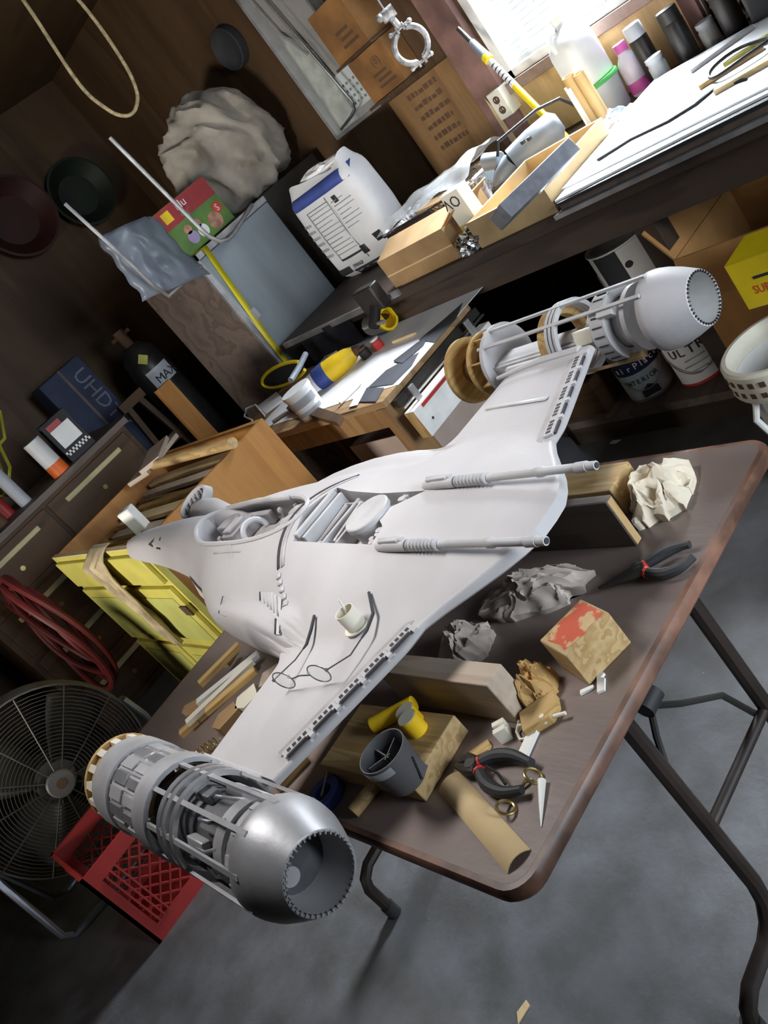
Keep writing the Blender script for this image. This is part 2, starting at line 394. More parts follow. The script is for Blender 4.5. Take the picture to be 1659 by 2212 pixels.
def build_hull():
    xs = []
    for i in range(101):
        t = i / 50 - 1; xs.append(.475 * (abs(t) ** 1.35) * (1 if t > 0 else -1))
    nt_ = 110; mb = MB(); W = nt_ + 1
    idx = {}
    for lay in (0, 1):
        for i, x in enumerate(xs):
            a, b = lerp(TR, abs(x)), lerp(LE, abs(x))
            for j in range(W):
                u = j / nt_
                if j in (0, nt_) and lay == 1: idx[lay, i, j] = idx[0, i, j]; continue
                uu = u + .5 * (.5 - .5 * math.cos(PI * u) - u)
                # keep rows dense near both rims
                y = a + (b - a) * uu
                idx[lay, i, j] = len(mb.v); mb.v.append((x, y, hull_pt(x, y, lay == 0) - ZB))
    for i in range(len(xs) - 1):
        for j in range(nt_):
            for lay in (0, 1):
                q = [idx[lay, i, j], idx[lay, i + 1, j], idx[lay, i + 1, j + 1], idx[lay, i, j + 1]]
                g = []
                for k in q:
                    if k not in g: g.append(k)
                if len(g) > 2: mb.f.append(tuple(g))
    for i in (0, len(xs) - 1):
        for j in range(nt_):
            g = []
            for k in (idx[0, i, j], idx[0, i, j + 1], idx[1, i, j + 1], idx[1, i, j]):
                if k not in g: g.append(k)
            if len(g) > 2: mb.f.append(tuple(g))
    return mb
COCK = [(-.058, 1.86), (-.066, 1.70), (-.058, 1.58), (-.035, 1.505), (0, 1.48), (.035, 1.505), (.058, 1.58), (.064, 1.70), (.066, 1.82), (.052, 1.90), (.02, 1.945), (-.03, 1.93)]
BAY = [(-.070, 1.445), (-.066, 1.222), (-.028, 1.222), (.0, 1.262), (.03, 1.225), (.062, 1.19), (.055, 1.30), (.062, 1.40), (.075, 1.452), (0, 1.478)]
hull = part('hull', build_hull(), 'hull_grey', ship, smooth=50)
def cut(obj, mb):
    c = part('cutter', mb, 'hull_grey')
    c.parent = obj.parent
    md = obj.modifiers.new('cut', 'BOOLEAN'); md.operation = 'DIFFERENCE'; md.object = c; md.solver = 'EXACT'
    bpy.context.view_layer.update()
    me = bpy.data.meshes.new_from_object(obj.evaluated_get(bpy.context.evaluated_depsgraph_get()))
    obj.modifiers.clear(); old = obj.data; obj.data = me; bpy.data.meshes.remove(old); bpy.data.objects.remove(c, do_unlink=True)
    me.shade_smooth(); me.set_sharp_from_angle(angle=math.radians(50))
cut(hull, MB().prism(COCK, .918 - ZB, 1.1 - ZB).prism(BAY, .902 - ZB, 1.1 - ZB))
def surf(x, y, up=0): return Vector((x, y, hull_pt(x, y, True) - ZB + up))
def rim(name, poly, w, up, mat, sub=6):
    pts = []
    n = len(poly)
    for i in range(n):
        a, b, c, d = (Vector((*poly[(i + k) % n], 0)) for k in (-1, 0, 1, 2))
        for s in range(sub):
            t = s / sub
            p = .5 * ((2 * b) + (c - a) * t + (2 * a - 5 * b + 4 * c - d) * t * t + (3 * b - a - 3 * c + d) * t ** 3)
            pts.append(surf(p.x, p.y, up))
    return part(name, MB().tube(pts, w, 6, closed=True), mat, hull)
rim('cockpit_rim', COCK, .0055, .0, 'hull_grey')
# cockpit fittings
ck = part('cockpit_floor', MB().prism([(x * .97, 1.7 + (y - 1.7) * .97) for x, y in COCK], .9175 - ZB, .919 - ZB), 'inside_grey', ship)
cs = MB()
cs.box((.005, 1.80, .937 - ZB), (.07, .055, .036)); cs.box((.0, 1.80, .958 - ZB), (.05, .035, .012)); cs.box((-.04, 1.78, .93 - ZB), (.02, .1, .02)); cs.box((.045, 1.77, .935 - ZB), (.016, .13, .03)); cs.box((.02, 1.86, .94 - ZB), (.05, .05, .04))
part('instrument_console', cs, 'inside_grey', ck, bevel=.003)
part('control_yoke', MB().tube([(.028 * math.cos(t) - .012, 1.695 + .012 * math.sin(t), .945 + .024 * math.sin(t) - ZB) for t in [i * .3 - .4 for i in range(14)]], .0065, 8), 'light_grey', ck)
part('seat_base', MB().box((0, 1.61, .925 - ZB), (.08, .11, .014)), 'inside_grey', ck, bevel=.003)
for i, x in enumerate((-.028, .0, .028)):
    m_ = MB().tube([(x, 1.60 - k * .0165, .938 + .0035 * k - ZB) for k in range(6)], [.006, .0135, .0145, .0145, .0135, .006], 12)
    part('seat_cushion', m_, 'light_grey', ck)
for x, y in ((-.045, 1.66), (.042, 1.66), (.04, 1.58), (-.03, 1.85), (.05, 1.60), (-.046, 1.82)):
    part('lever', MB().cyl((x, y, .919 - ZB), (x + .004, y, .945 - ZB), .004).ball((x + .004, y, .947 - ZB), .007, 8), 'light_grey', ck)
part('side_rail', MB().tube([(.058, 1.90, .968 - ZB), (.062, 1.75, .97 - ZB), (.056, 1.60, .968 - ZB)], .006), 'light_grey', ck)
# sill flap on the near side of the cockpit
fl = MB()
q0 = [surf(-.063, 1.855, .002), surf(-.07, 1.70, .002), surf(-.098, 1.665, .001), surf(-.088, 1.845, .001)]
fl.quadslab([q0[0], q0[1], q0[2], q0[3]], .0022)
part('sill_flap', fl, 'light_grey', hull)
# front hoop intake
hc = onx(415, 1083, XC + .088) - Vector((XC, 0, ZB))
fw_ = Vector((-.55, -.28, .79)).normalized()
Mh = axm(hc, Vector((.55, -.55, .2)), fw_.cross(Vector((.55, -.55, .2))))
ho = MB().lathe([(1.0, -1.0), (1.12, -.8), (1.10, -.1), (1.04, 0), (.96, 0), (.92, -.1), (.92, -1.0)], 32)
ho.v = [(x * .050, y * .0245, z * .032) for x, y, z in ho.v]
hp = part('intake_hoop', ho, 'hull_grey', hull, M=Mh)
part('intake_floor', MB().lathe([(0, 0), (.047, 0)], 24, Matrix.Scale(.5, 4, (0, 1, 0))), 'inside_grey', hp, M=Mh @ Matrix.Translation((0, 0, -.022)))
for k in range(5):
    part('intake_vane', MB().box(((k - 2) * .016, 0, -.014), (.003, .036, .014)), 'light_grey', hp, M=Mh)
hv = Vector(hc); part('intake_fairing', MB().tube([hv + Vector((.0, .045, -.05)), hv + Vector((-.004, .02, -.043)), hv + Vector((-.006, -.02, -.036)), hv + Vector((-.012, -.09, -.036)), Vector((.052, hv.y - .2, .948 - ZB)), Vector((.045, hv.y - .32, .94 - ZB))], [.008, .026, .035, .036, .03, .008], 20), 'hull_grey', hull, smooth=80)
# near side intake at the front of the pod
part('intake_slot', MB().tube([surf(-.088, 1.99, -.012), surf(-.107, 1.93, -.016), surf(-.13, 1.875, -.02)], [.004, .010, .004], 8), 'groove_dark', hull)
part('intake_lip', MB().tube([surf(-.093, 1.995, -.024), surf(-.116, 1.935, -.03), surf(-.139, 1.875, -.034)], [.003, .008, .003], 8), 'cream_plastic', hull)
# seam ring behind the cockpit
def strip(name, pts, w, mat, up=.0008, par=None):
    mb = MB(); P = []
    for i, (x, y) in enumerate(pts):
        a = Vector((*pts[max(i - 1, 0)], 0)); b = Vector((*pts[min(i + 1, len(pts) - 1)], 0)); d = (b - a).normalized(); n_ = Vector((-d.y, d.x, 0)) * w / 2
        P.append((surf(x + n_.x, y + n_.y, up), surf(x - n_.x, y - n_.y, up)))
    for (a, b), (c, d) in zip(P, P[1:]): mb.add([a, b, d, c], [(0, 1, 2, 3)])
    return part(name, mb, mat, par or hull, solid=.0012)
def arc(x0, x1, n, f): return [(x0 + (x1 - x0) * i / n, f(x0 + (x1 - x0) * i / n)) for i in range(n + 1)]
ringf = lambda x: 1.505 - 3.2 * x * x
strip('hull_seam', arc(-.125, .13, 30, ringf), .007, 'groove_dark')
strip('ring_band', arc(-.12, .12, 30, lambda x: ringf(x) - .016), .010, 'inside_grey')
for k in range(5):
    x = -.135 - k * .011
    strip('seam_tab', [(x, ringf(-.135) - k * .012), (x - .007, ringf(-.135) - k * .012 - .004)], .012, 'light_grey', .0015)
# pod vents
def poly_panel(name, poly, mat, t=.0012):
    pts = [surf(x, y, .0006) for x, y in poly]; n = len(pts)
    mb = MB().add(pts + [p + Vector((0, 0, t)) for p in pts], [tuple(range(n))[::-1], tuple(range(n, 2 * n))] + [(i, (i + 1) % n, n + (i + 1) % n, n + i) for i in range(n)])
    return part(name, mb, mat, hull)
def wpt(px, py):
    z = .9
    for _ in range(12):
        p = onz(px, py, z); z = .6 * z + .4 * hull_pt(p.x - XC, p.y, True) if abs(p.x - XC) < .47 else z
    p = onz(px, py, z); return (p.x - XC, p.y)
for poly in ([(563, 1281), (590, 1281), (612, 1297), (606, 1372), (596, 1372), (597, 1335), (565, 1299)], [(483, 1289), (497, 1293), (489, 1332), (473, 1326)]):
    pp = [wpt(*q) for q in poly]; vp_ = poly_panel('vent_panel', pp, 'light_grey')
strip('vent_line', [wpt(563, 1281), wpt(564, 1299)], .003, 'groove_dark', .0025)
strip('vent_line', [wpt(597, 1338), wpt(596, 1372)], .003, 'groove_dark', .0025)
strip('vent_line', [wpt(611, 1297), wpt(606, 1370)], .002, 'groove_dark', .0025)
strip('vent_line', [wpt(483, 1290), wpt(474, 1326)], .0025, 'groove_dark', .0025)
for a in (571, 578, 585, 592, 599): strip('vent_slat', [wpt(a, 1284 + max(0, a - 590) * .6), wpt(a + 2, 1303 + (a - 570) * 1.0)], .002, 'inside_grey', .0022)
for q in ([(321, 1177), (333, 1165), (331, 1183)], [(338, 1186), (341, 1160), (347, 1163), (347, 1188)]):
    poly_panel('nose_window', [wpt(*a) for a in q], 'groove_dark')
strip('hull_seam', [wpt(462, 1196), wpt(520, 1192)], .002, 'inside_grey')
strip('wing_rib', [wpt(1052, 884), wpt(1183, 862)], .010, 'light_grey', .002)
# astromech style bay: round drum plate, ribs and greebles
bp_ = part('bay_floor', MB().prism([(x * .98, 1.33 + (y - 1.33) * .98) for x, y in BAY], .9015 - ZB, .903 - ZB), 'inside_grey', ship)
part('drum', MB().lathe([(0, .045), (.044, .045), (.046, .043), (.046, .034), (.042, .032), (.040, 0)], 36, Matrix.Translation((0.0, 1.288, .903 - ZB))), 'light_grey', bp_)
for k, (yy, x0, x1) in enumerate(((1.445, -.06, .06), (1.425, -.06, .06), (1.375, -.06, .055), (1.345, -.055, .05))):
    part('bay_rib', MB().box(((x0 + x1) / 2, yy, (.934, .931, .922, .918)[k] - ZB), (x1 - x0, (.014, .009, .008, .008)[k], (.062, .052, .038, .03)[k])), 'light_grey', bp_, bevel=.002)
part('bay_frame', MB().tube([(-.05, 1.41, .93 - ZB), (.045, 1.41, .935 - ZB), (.045, 1.36, .935 - ZB), (-.05, 1.355, .93 - ZB)], .005, 6, closed=True), 'light_grey', bp_)
rnd = random.Random(3)
for k in range(16):
    t = -2.4 + k * .16; x = .052 * math.sin(t * .8 + 1.3); y = 1.236 + .05 * abs(x) / .06 * rnd.random() - .006
    x = -.058 + k * .0077
    part('greeble', MB().cyl((x, y, .903 - ZB), (x, y - .004, .925 + .01 * rnd.random() - ZB), .005 + .003 * rnd.random(), n=10), 'light_grey' if k % 3 else 'inside_grey', bp_)
# trailing edge flap strips with slots
for s in (-1, 1):
    a = Vector((s * .207, 1.009, 0)); b = Vector((s * .445, 1.086, 0)); d = (b - a); L_ = d.length; d.normalize(); n_ = Vector((-d.y * s, d.x * s, 0))
    def at(u, v, up):
        p = a + d * (L_ * u) + n_ * v; return Vector((p.x, p.y, .8908 - ZB + up))
    q = [at(-.02, .024, -.0002), at(1.01, .024, -.0002), at(1.01, .040, .0004), at(-.06, .040, .0004)]
    mc_ = at(.49, .0315, .0); part('flap_channel', MB().box((0, 0, 0), (L_ * 1.05, .015, .0026), axm(mc_, d, n_)), 'inside_grey', hull)
    for k in range(5):
        c_ = at((k + .5) / 5, .014, .003); M_ = axm(c_, d, n_ * 1.0)
        pl = part('flap_plate', MB().box((0, 0, 0), (L_ / 5 * .99, .018, .004), M_), 'hull_grey', hull)
        part('flap_tab', MB().box((s * L_ / 11, -.012, 0), (.008, .010, .0045), M_), 'light_grey', hull)
        part('flap_rail', MB().box((-s * .003, -.0115, -.002), (L_ / 5 * .72, .004, .004), M_), 'groove_dark', hull)
        sl_ = MB()
        for j in range(4): sl_.box(((j - 1.6) * .0100, .001, .0002), (.0064, .0088, .0046), M_)
        tag(part('flap_slots', sl_, 'groove_dark', hull), kind='stuff')
# guns
for s in (-1, 1):
    x = s * .072; z0 = .926 - ZB; z1 = .913 - ZB
    P = lambda y, dz=0: (x, y, z0 + (z1 - z0) * (1.20 - y) / .38 + .006 + dz)
    g = part('gun', MB().tube([P(1.21, -.006), P(1.195, -.001), P(1.17), P(1.13), P(1.118)], [.001, .008, .010, .010, .010], 12), 'light_grey', ship)
    part('gun_receiver', MB().box((x + .002, 1.158, z0 + .014), (.012, .052, .010)).cyl((x + .004, 1.185, z0 + .015), (x + .004, 1.125, z0 + .012), .006, n=10), 'light_grey', g, bevel=.002)
    pr = []
    for k in range(9): y = 1.115 - k * .0085; pr += [(y, .0085), (y - .003, .0105), (y - .0055, .0085)]
    part('gun_spring', MB().tube([P(y) for y, r in pr], [r for y, r in pr], 12), 'light_grey', g)
    part('barrel', MB().tube([P(1.04), P(.94), P(.935), P(.925), P(.92), P(.826)], [.0065, .0065, .0085, .0085, .0065, .0065], 12), 'light_grey', g)
    part('muzzle', MB().lathe([(.0055, 0), (.0055, .02), (.008, .02), (.008, 0)], 14, axm(P(.842), (1, 0, 0), (0, 0, -1)), closed=True), 'light_grey', g)
    part('bore', MB().cyl(P(.8255), P(.8245), .0045, n=10), 'groove_dark', g)
# engine pods
AN, ZN = .551, .875 - ZB
def disc(mb, y, y2, r, rin=0, x=0, n=40):
    M_ = axm((x, y, ZN), (1, 0, 0), (0, 0, 1))     # local z -> -Y
    t = y - y2
    if rin: mb.lathe([(rin, 0), (r, 0), (r, t), (rin, t)], n, M_, closed=True)
    else: mb.lathe([(0, 0), (r, 0), (r, t), (0, t)], n, M_)
    return mb
def P3(x, r, t, y): return (x + r * math.cos(t), y, ZN + r * math.sin(t))
for s in (-1, 1):
    x = s * AN; near = s < 0; sil = 'silver_paint' if near else 'hull_grey'
    core = part('engine_core', disc(MB(), 1.30 if near else 1.12, 1.05, .046, 0, x), 'engine_dark' if near else 'light_grey', ship)
    M_ = axm((x, .985, ZN), (1, 0, 0), (0, 0, 1))
    R0 = .0738 if near else .0725
    pr = [(.066, -.003), (R0 - .002, -.003), (R0, 0), (R0 - .0002, .012), (R0 - .0035, .03), (.0625, .052), (.0550, .071), (.0490, .0852), (.0478, .0858), (.0458, .0858), (.0445, .08), (.0445, 0), (.066, -.003)]
    nz_ = part('nozzle', MB().lathe(pr, 56, M_), sil, core)
    part('nozzle_liner', MB().lathe([(.0442, .0845), (.043, .06), (.0415, .022), (.036, .02), (0, .02)], 40, M_), 'white_paint' if not near else 'light_grey', core)
    part('nozzle_plug', MB().lathe([(0, .0225), (.041, .0225), (.041, .0215)], 32, M_), 'engine_dark', core)
    th = MB()
    for k in range(40):
        t = 2 * PI * k / 40; p = P3(x, .0455, t, .8985)
        th.box((0, 0, 0), (.0022, .004, .004), axm(p, (-math.sin(t), 0, math.cos(t)), (math.cos(t), 0, math.sin(t))))
    part('nozzle_teeth', th, 'groove_dark' if not near else 'inside_grey', core)
    if near: part('sensor_disc', disc(MB(), .966, .945, .012, 0, x - .018), 'light_grey', core)
    part('front_disc', disc(MB(), 1.548 if near else 1.508, 1.538 if near else 1.498, .0745, 0, x), 'pine_x', core)
    if near:
        part('wood_core', disc(MB(), 1.538, 1.50, .066, 0, x), 'pine_x', core)
        for k in range(16):
            t = 2 * PI * k / 16; m_ = MB().box((0, 0, 0), (.012, .038, .010), axm(P3(x, .069, t, 1.519), (-math.sin(t), 0, math.cos(t)), (0, 1, 0))); part('spacer', m_, 'cream_plastic', core)
        part('band', disc(MB(), 1.50, 1.43, .0765, .07, x), sil, core)
        part('panel_sleeve', disc(MB(), 1.43, 1.30, .070, .06, x), 'silver_paint', core)
        for k in range(18):
            t = 2 * PI * k / 18 + .1; m_ = MB()
            M2 = axm(P3(x, .0715, t, 1.365), (-math.sin(t), 0, math.cos(t)), (0, 1, 0))
            m_.box((0, .03, 0), (.018, .05, .004), M2).box((.002, -.03, 0), (.014, .045, .006), M2).cyl(M2 @ Vector((-.010, -.055, .003)), M2 @ Vector((-.010, .055, .003)), .002, n=6)
            part('greeble_panel', m_, 'silver_bright' if k % 2 else 'silver_paint', core)
        for k in (2, 11): t = PI + .3 + k * .25; part('hatch', MB().box((0, -.035, .004), (.022, .04, .004), axm(P3(x, .0715, t, 1.365), (-math.sin(t), 0, math.cos(t)), (0, 1, 0))), 'groove_dark', core)
        part('band', disc(MB(), 1.308, 1.258, .0775, .070, x), sil, core)
        for yy in (1.215, 1.195, 1.168): part('ring', disc(MB(), yy, yy - .012, .0745, .067, x), 'silver_bright', core)
        for k in range(9):
            t = 2 * PI * k / 9 + .35
            part('rod', MB().box((0, 0, 0), (.007, .30, .0045), axm(P3(x, .0715, t, 1.115), (-math.sin(t), 0, math.cos(t)), (0, 1, 0))), 'silver_paint', core)
        part('inner_ring', disc(MB(), 1.06, 1.035, .060, .04, x), 'silver_paint', core)
        part('inner_ring', disc(MB(), 1.01, .99, .066, .04, x), 'silver_paint', core)
        for k in range(10):
            t = 2 * PI * k / 10; part('engine_block', MB().box((0, 0, 0), (.02, .05, .014), axm(P3(x, .052, t, 1.085 + .035 * (k % 3)), (-math.sin(t), 0, math.cos(t)), (0, 1, 0))), ('silver_bright', 'silver_paint', 'engine_dark')[k % 3], core, bevel=.002)
            t += .3; part('engine_pipe', MB().tube([P3(x, .047, t, 1.02), P3(x, .058, t + .1, 1.05), P3(x, .060, t + .3, 1.085), P3(x, .057, t + .35, 1.12), P3(x, .047, t + .35, 1.14)], .0026, 6), 'silver_bright', core)
        for k in range(12):
            t = 2 * PI * k / 12 + .2; part('inner_plate', MB().box((0, 0, 0), (.012, .014, .004), axm(P3(x, .067, t, .998), (-math.sin(t), 0, math.cos(t)), (0, 1, 0))), 'light_grey', core)
    else:
        part('wood_core', disc(MB(), 1.498, 1.432, .030, 0, x), 'leg_brown' if 'leg_brown' in MAT else mk('leg_brown', (.22, .12, .05)) and 'leg_brown', core)
        part('wood_disc', disc(MB(), 1.433, 1.423, .0740, .03, x), 'pine_x', core)
        part('wood_core', disc(MB(), 1.423, 1.385, .050, 0, x), 'pine_x', core)
        for k in range(8):
            t = 2 * PI * k / 8 + .2; part('spacer', MB().box((0, 0, 0), (.004, .038, .014), axm(P3(x, .064, t, 1.404), (-math.sin(t), 0, math.cos(t)), (0, 1, 0))), 'pine_x', core)
        part('grey_disc', disc(MB(), 1.386, 1.376, .078, 0, x), 'hull_grey', core)
        part('wood_ring', disc(MB(), 1.225, 1.205, .070, .052, x), 'pine_x', core)
        for yy in (1.20, 1.190, 1.180): part('ring', disc(MB(), yy, yy - .006, .076, .066, x), 'light_grey', core)
        part('ring', disc(MB(), 1.095, 1.062, .068, .048, x), 'light_grey', core)
        part('ring', disc(MB(), 1.03, 1.02, .062, .045, x), 'light_grey', core)
        for k in range(24):
            t = 2 * PI * k / 24; part('ring_slot', MB().box((0, 0, 0), (.0025, .022, .002), axm(P3(x, .0685, t, 1.078), (-math.sin(t), 0, math.cos(t)), (0, 1, 0))), 'groove_dark', core)
        for t in (PI * .5 + .05, PI * .5 + .62): part('rod', MB().box((0, 0, 0), (.006, .42, .005), axm(P3(x, .0745, t, 1.185), (-math.sin(t), 0, math.cos(t)), (0, 1, 0))), 'light_grey', core)
        part('wood_block', MB().box((0, 0, 0), (.030, .045, .022), axm(P3(x, .052, PI * .88, 1.12), (-math.sin(PI * .88), 0, math.cos(PI * .88)), (0, 1, 0))), 'cream_plastic', core, bevel=.003)
        part('bracket', MB().box((0, 0, 0), (.018, .035, .018), axm(P3(x, .064, PI * .72, 1.055), (-math.sin(PI * .72), 0, math.cos(PI * .72)), (0, 1, 0))), 'light_grey', core)
        part('wood_stick', MB().box((0, 0, 0), (.005, .13, .006), axm(P3(x, .072, PI * 1.28, 1.10), (-math.sin(PI * 1.28), 0, math.cos(PI * 1.28)), (0, 1, 0))).box((0, -.05, .006), (.01, .04, .012), axm(P3(x, .072, PI * 1.28, 1.10), (-math.sin(PI * 1.28), 0, math.cos(PI * 1.28)), (0, 1, 0))), 'pine', core)
        # long mounting beam from the wing tip to the discs
        part('mount_beam', MB().box((x - .045, 1.24, ZN + .004), (.022, .33, .022)).box((x - .022, 1.24, ZN + .016), (.05, .33, .003)), 'light_grey', core, bevel=.002)
    # wing tip clamp
    part('wing_tip_block', MB().box((s * .478, 1.225, ZN + .002), (.016, .20, .03)), 'hull_grey', core, bevel=.005)
# hinge cap at far wing tip
part('tip_fairing', MB().tube([(.455, 1.335, ZN + .012), (.468, 1.22, ZN + .014), (.470, 1.12, ZN + .012)], [.004, .010, .010], 10), 'hull_grey', hull)
# ---------------------------------------------------------------- folding table
def table_top_mat():
    mt = mk('table_laminate', (.185, .142, .125), rough=.34, var=.18, scale=5, stretch=(1, .25, 1), spec=.5, bump=.05, bscale=90)
    return mt
table_top_mat()
mk('table_edge', (.17, .085, .055), rough=.4, var=.35, scale=16)
TX0, TX1, TY0, TY1, TZ = .224, 1.0, .747, 2.02, .74
tb_ = thing('folding_table', 'brown wood-grain folding table with dark tubular legs under the model spacecraft', 'table', ((TX0 + TX1) / 2, (TY0 + TY1) / 2, 0))
hx, hy = (TX1 - TX0) / 2, (TY1 - TY0) / 2
def rrect(hx, hy, r, n=6):
    P = []
    for cx_, cy_, a in ((hx - r, hy - r, 0), (-hx + r, hy - r, PI / 2), (-hx + r, -hy + r, PI), (hx - r, -hy + r, 1.5 * PI)):
        P += [(cx_ + r * math.cos(a + PI / 2 * i / n), cy_ + r * math.sin(a + PI / 2 * i / n)) for i in range(n + 1)]
    return P
part('tabletop', MB().prism(rrect(hx - .012, hy - .012, .03), TZ - .022, TZ), 'table_laminate', tb_)
eg = MB(); pr = [(-.014, 0), (-.004, -.001), (0, -.008), (0, -.018), (-.006, -.026), (-.014, -.026)]
ps = rrect(hx, hy, .042); N_ = len(ps); vs = []; fs_ = []
for i, (x, y) in enumerate(ps):
    a = Vector((*ps[i - 1], 0)); b = Vector((*ps[(i + 1) % N_], 0)); d = (b - a).normalized(); n_ = Vector((d.y, -d.x, 0))
    for o_, z in pr: vs.append((x + n_.x * o_, y + n_.y * o_, TZ + z))
K = len(pr)
for i in range(N_):
    for j in range(K): fs_.append((i * K + j, ((i + 1) % N_) * K + j, ((i + 1) % N_) * K + (j + 1) % K, i * K + (j + 1) % K))
part('edge_band', eg.add(vs, fs_), 'table_edge', tb_)
cx_, cy_ = (TX0 + TX1) / 2, (TY0 + TY1) / 2
for (yy, xa, xb, fa, fb, zb) in ((.90, .572, .815, .40, .985, .07), (1.83, .47, .74, .31, .90, .15)):
    for xt, xf in ((xa, fa), (xb, fb)):
        s = 1 if xf > xt else -1
        pts = [(xt, yy, .715), (xt, yy, zb + .09), (xt + s * .008, yy, zb + .045), (xt + s * .03, yy, zb + .014), (xt + s * .06, yy, zb), (xf - s * .04, yy, zb - .004), (xf - s * .012, yy, zb - .02), (xf, yy, zb - .045), (xf, yy, .012)]
        lg = part('leg', MB().tube([(a - cx_, b - cy_, c) for a, b, c in pts], .0145, 10), 'dark_brown_metal', tb_)
        part('foot_cap', MB().cyl((xf - cx_, yy - cy_, 0), (xf - cx_, yy - cy_, .035), .018), 'black_rubber', lg)
    part('leg_hinge', MB().cyl((xa - .03 - cx_, yy - cy_, .70), (xb + .03 - cx_, yy - cy_, .70), .012), 'black_steel', tb_)
    part('crossbar', MB().cyl((xa - cx_, yy - cy_, .31), (xb - cx_, yy - cy_, .31), .010), 'dark_brown_metal', tb_)
def tl(p): return (p[0] - cx_, p[1] - cy_, p[2])
hubp = ony(1403, 1512, .93); 
bt = part('brace', MB().tube([tl(ony(1400, 1525, .93)), tl(ony(1470, 1520, .93)), tl(ony(1560, 1502, .93)), tl(ony(1650, 1552, .905))], .006, 8).tube([tl(ony(1405, 1530, .93)), tl(ony(1418, 1590, .92)), tl(ony(1436, 1645, .91))], .006, 8), 'black_steel', tb_)
part('brace_hub', MB().cyl(tl(ony(1390, 1535, .93)), tl(ony(1412, 1492, .93)), .018, n=14), 'black_rubber', tb_)
# ---------------------------------------------------------------- things on the folding table
def blockpx(name, label, cat, C, D, A, h, mat, z=TZ, depth=None, bevel=.002, ang=None):
    """box standing on height z: D near corner, C and A the neighbouring bottom corners (pixels), depth overrides the D-A length"""
    D = onz(*D, z); C = onz(*C, z); A = onz(*A, z) if A else None
    u = (C - D)
    if ang is not None: w_ = Vector((math.cos(ang), math.sin(ang), 0)); u = w_ * u.dot(w_)
    L1 = u.length; u.normalize(); v = Vector((-u.y, u.x, 0))
    L2 = depth if depth else abs((A - D).dot(v))
    o = one(name, MB().box((L1 / 2, L2 / 2, h / 2), (L1, L2, h)), mat, label, cat, loc=D, rz=math.atan2(u.y, u.x), bevel=bevel)
    return o
wood('dark_block', (.13, .10, .085), (.09, .07, .06), 1)
mk('red_stain', (.55, .38, .19), rough=.75, var=.1, scale=38, c2=(.55, .10, .05), lo=.50, hi=.56)
blockpx('timber_block', 'dark brown timber standing on edge under the tail of the model spacecraft', 'wood block', (1393, 1162), (1377, 1180), None, .092, 'dark_block', depth=.34, ang=0)
tbk = bpy.data.objects['timber_block']; mxx = max(v.co.x for v in tbk.data.vertices); part('sawn_end', MB().span((.002, -.0008, .002), (mxx - .002, -.0001, .09)), 'pine_z', tbk)
blockpx('timber_offcut', 'pale pine offcut lying behind the dark timber and beside the crumpled towels', 'wood block', (1385, 1050), (1356, 1112), None, .055, 'pine', depth=.28, ang=0)
blk = blockpx('painted_block', 'pine block with smeared red paint on top beside the needle-nose pliers', 'wood block', (1365, 1388), (1274, 1482), (1211, 1450), .060, 'pine')
bw = blk.data; 
xs_ = [v.co for v in bw.vertices]; mx_ = max(c.x for c in xs_); my_ = max(c.y for c in xs_)
part('red_paint', MB().prism([(.006, .01), (mx_ * .5, .004), (mx_ * .6, my_ * .12), (mx_ * .95, my_ * .10), (mx_ - .003, my_ * .6), (mx_ * .96, my_ - .004), (mx_ * .55, my_ * .93), (mx_ * .3, my_ - .004), (.006, my_ * .75), (.010, my_ * .35)], .0601, .0608), 'red_stain', blk)
blockpx('support_block', 'smooth pinkish wood block under the wing next to crumpled brown paper', 'wood block', (1137, 1513), (1124, 1564), None, .080, 'pale_block', depth=.26, ang=0)
bd = blockpx('support_board', 'flat pine board with grey cup on it, end grain facing the camera', 'wood board', (1022, 1580), (922, 1733), None, .036, 'pine', depth=.23, ang=.04)
BZ = TZ + .036
# crumpled paper
def crsheet(size, h, seed, n=30):
    """a sheet gathered into sharp folds"""
    o = Vector((seed * 5.3, seed * 2.9, seed * 1.7))
    def f(u, v):
        a, b = u * 2 - 1, v * 2 - 1
        r = max(abs(a), abs(b)); q = Vector((a, b, 0))
        t = math.atan2(b, a); rr = r * (1 + .22 * noise.noise(Vector((math.cos(t) * 1.4, math.sin(t) * 1.4, seed * 3.1))))
        x, y = rr * math.cos(t), rr * math.sin(t)
        nv = lambda p_: Vector((noise.noise(p_), noise.noise(p_ + Vector((31.7, 5.1, 2.2))), 0)); d = nv(q * 1.7 + o) * .28 + nv(q * 3.6 + o) * .12
        f1 = 1 - abs(noise.noise(q * 1.5 + o)) * 2.4; f2 = 1 - abs(noise.noise(q * 3.3 + o * 2)) * 2.2; f3 = 1 - abs(noise.noise(q * 6.5 + o * 3)) * 2
        z = (.36 * f1 + .26 * f2 + .10 * f3 + .42) * (1 - .75 * r ** 2.4) + .05
        return ((x + d.x) * size[0], (y + d.y) * size[1], max(0, z) * h)
    mb = MB().grid(f, n, n)
    top = list(mb.v); k = len(top)
    mb.v = top + [(x * .97, y * .97, 0) for x, y, z in top]
    W_ = n + 1; F = list(mb.f); mb.f = F + [tuple(i + k for i in reversed(g)) for g in F]
    ed = [i for i in range(W_)] + [i * W_ + n for i in range(1, W_)] + [n * W_ + i for i in range(n - 1, -1, -1)] + [i * W_ for i in range(n - 1, 0, -1)]
    mb.f += [(ed[i], ed[(i + 1) % len(ed)], ed[(i + 1) % len(ed)] + k, ed[i] + k) for i in range(len(ed))]
    return mb
p = onz(1430, 1080, TZ); one('crumpled_towel', crsheet((.066, .054), .058, 1), 'paper_towel', 'crumpled cream paper towels with a red smear on the table corner', 'paper towel', loc=p, rz=.5, smooth=25)
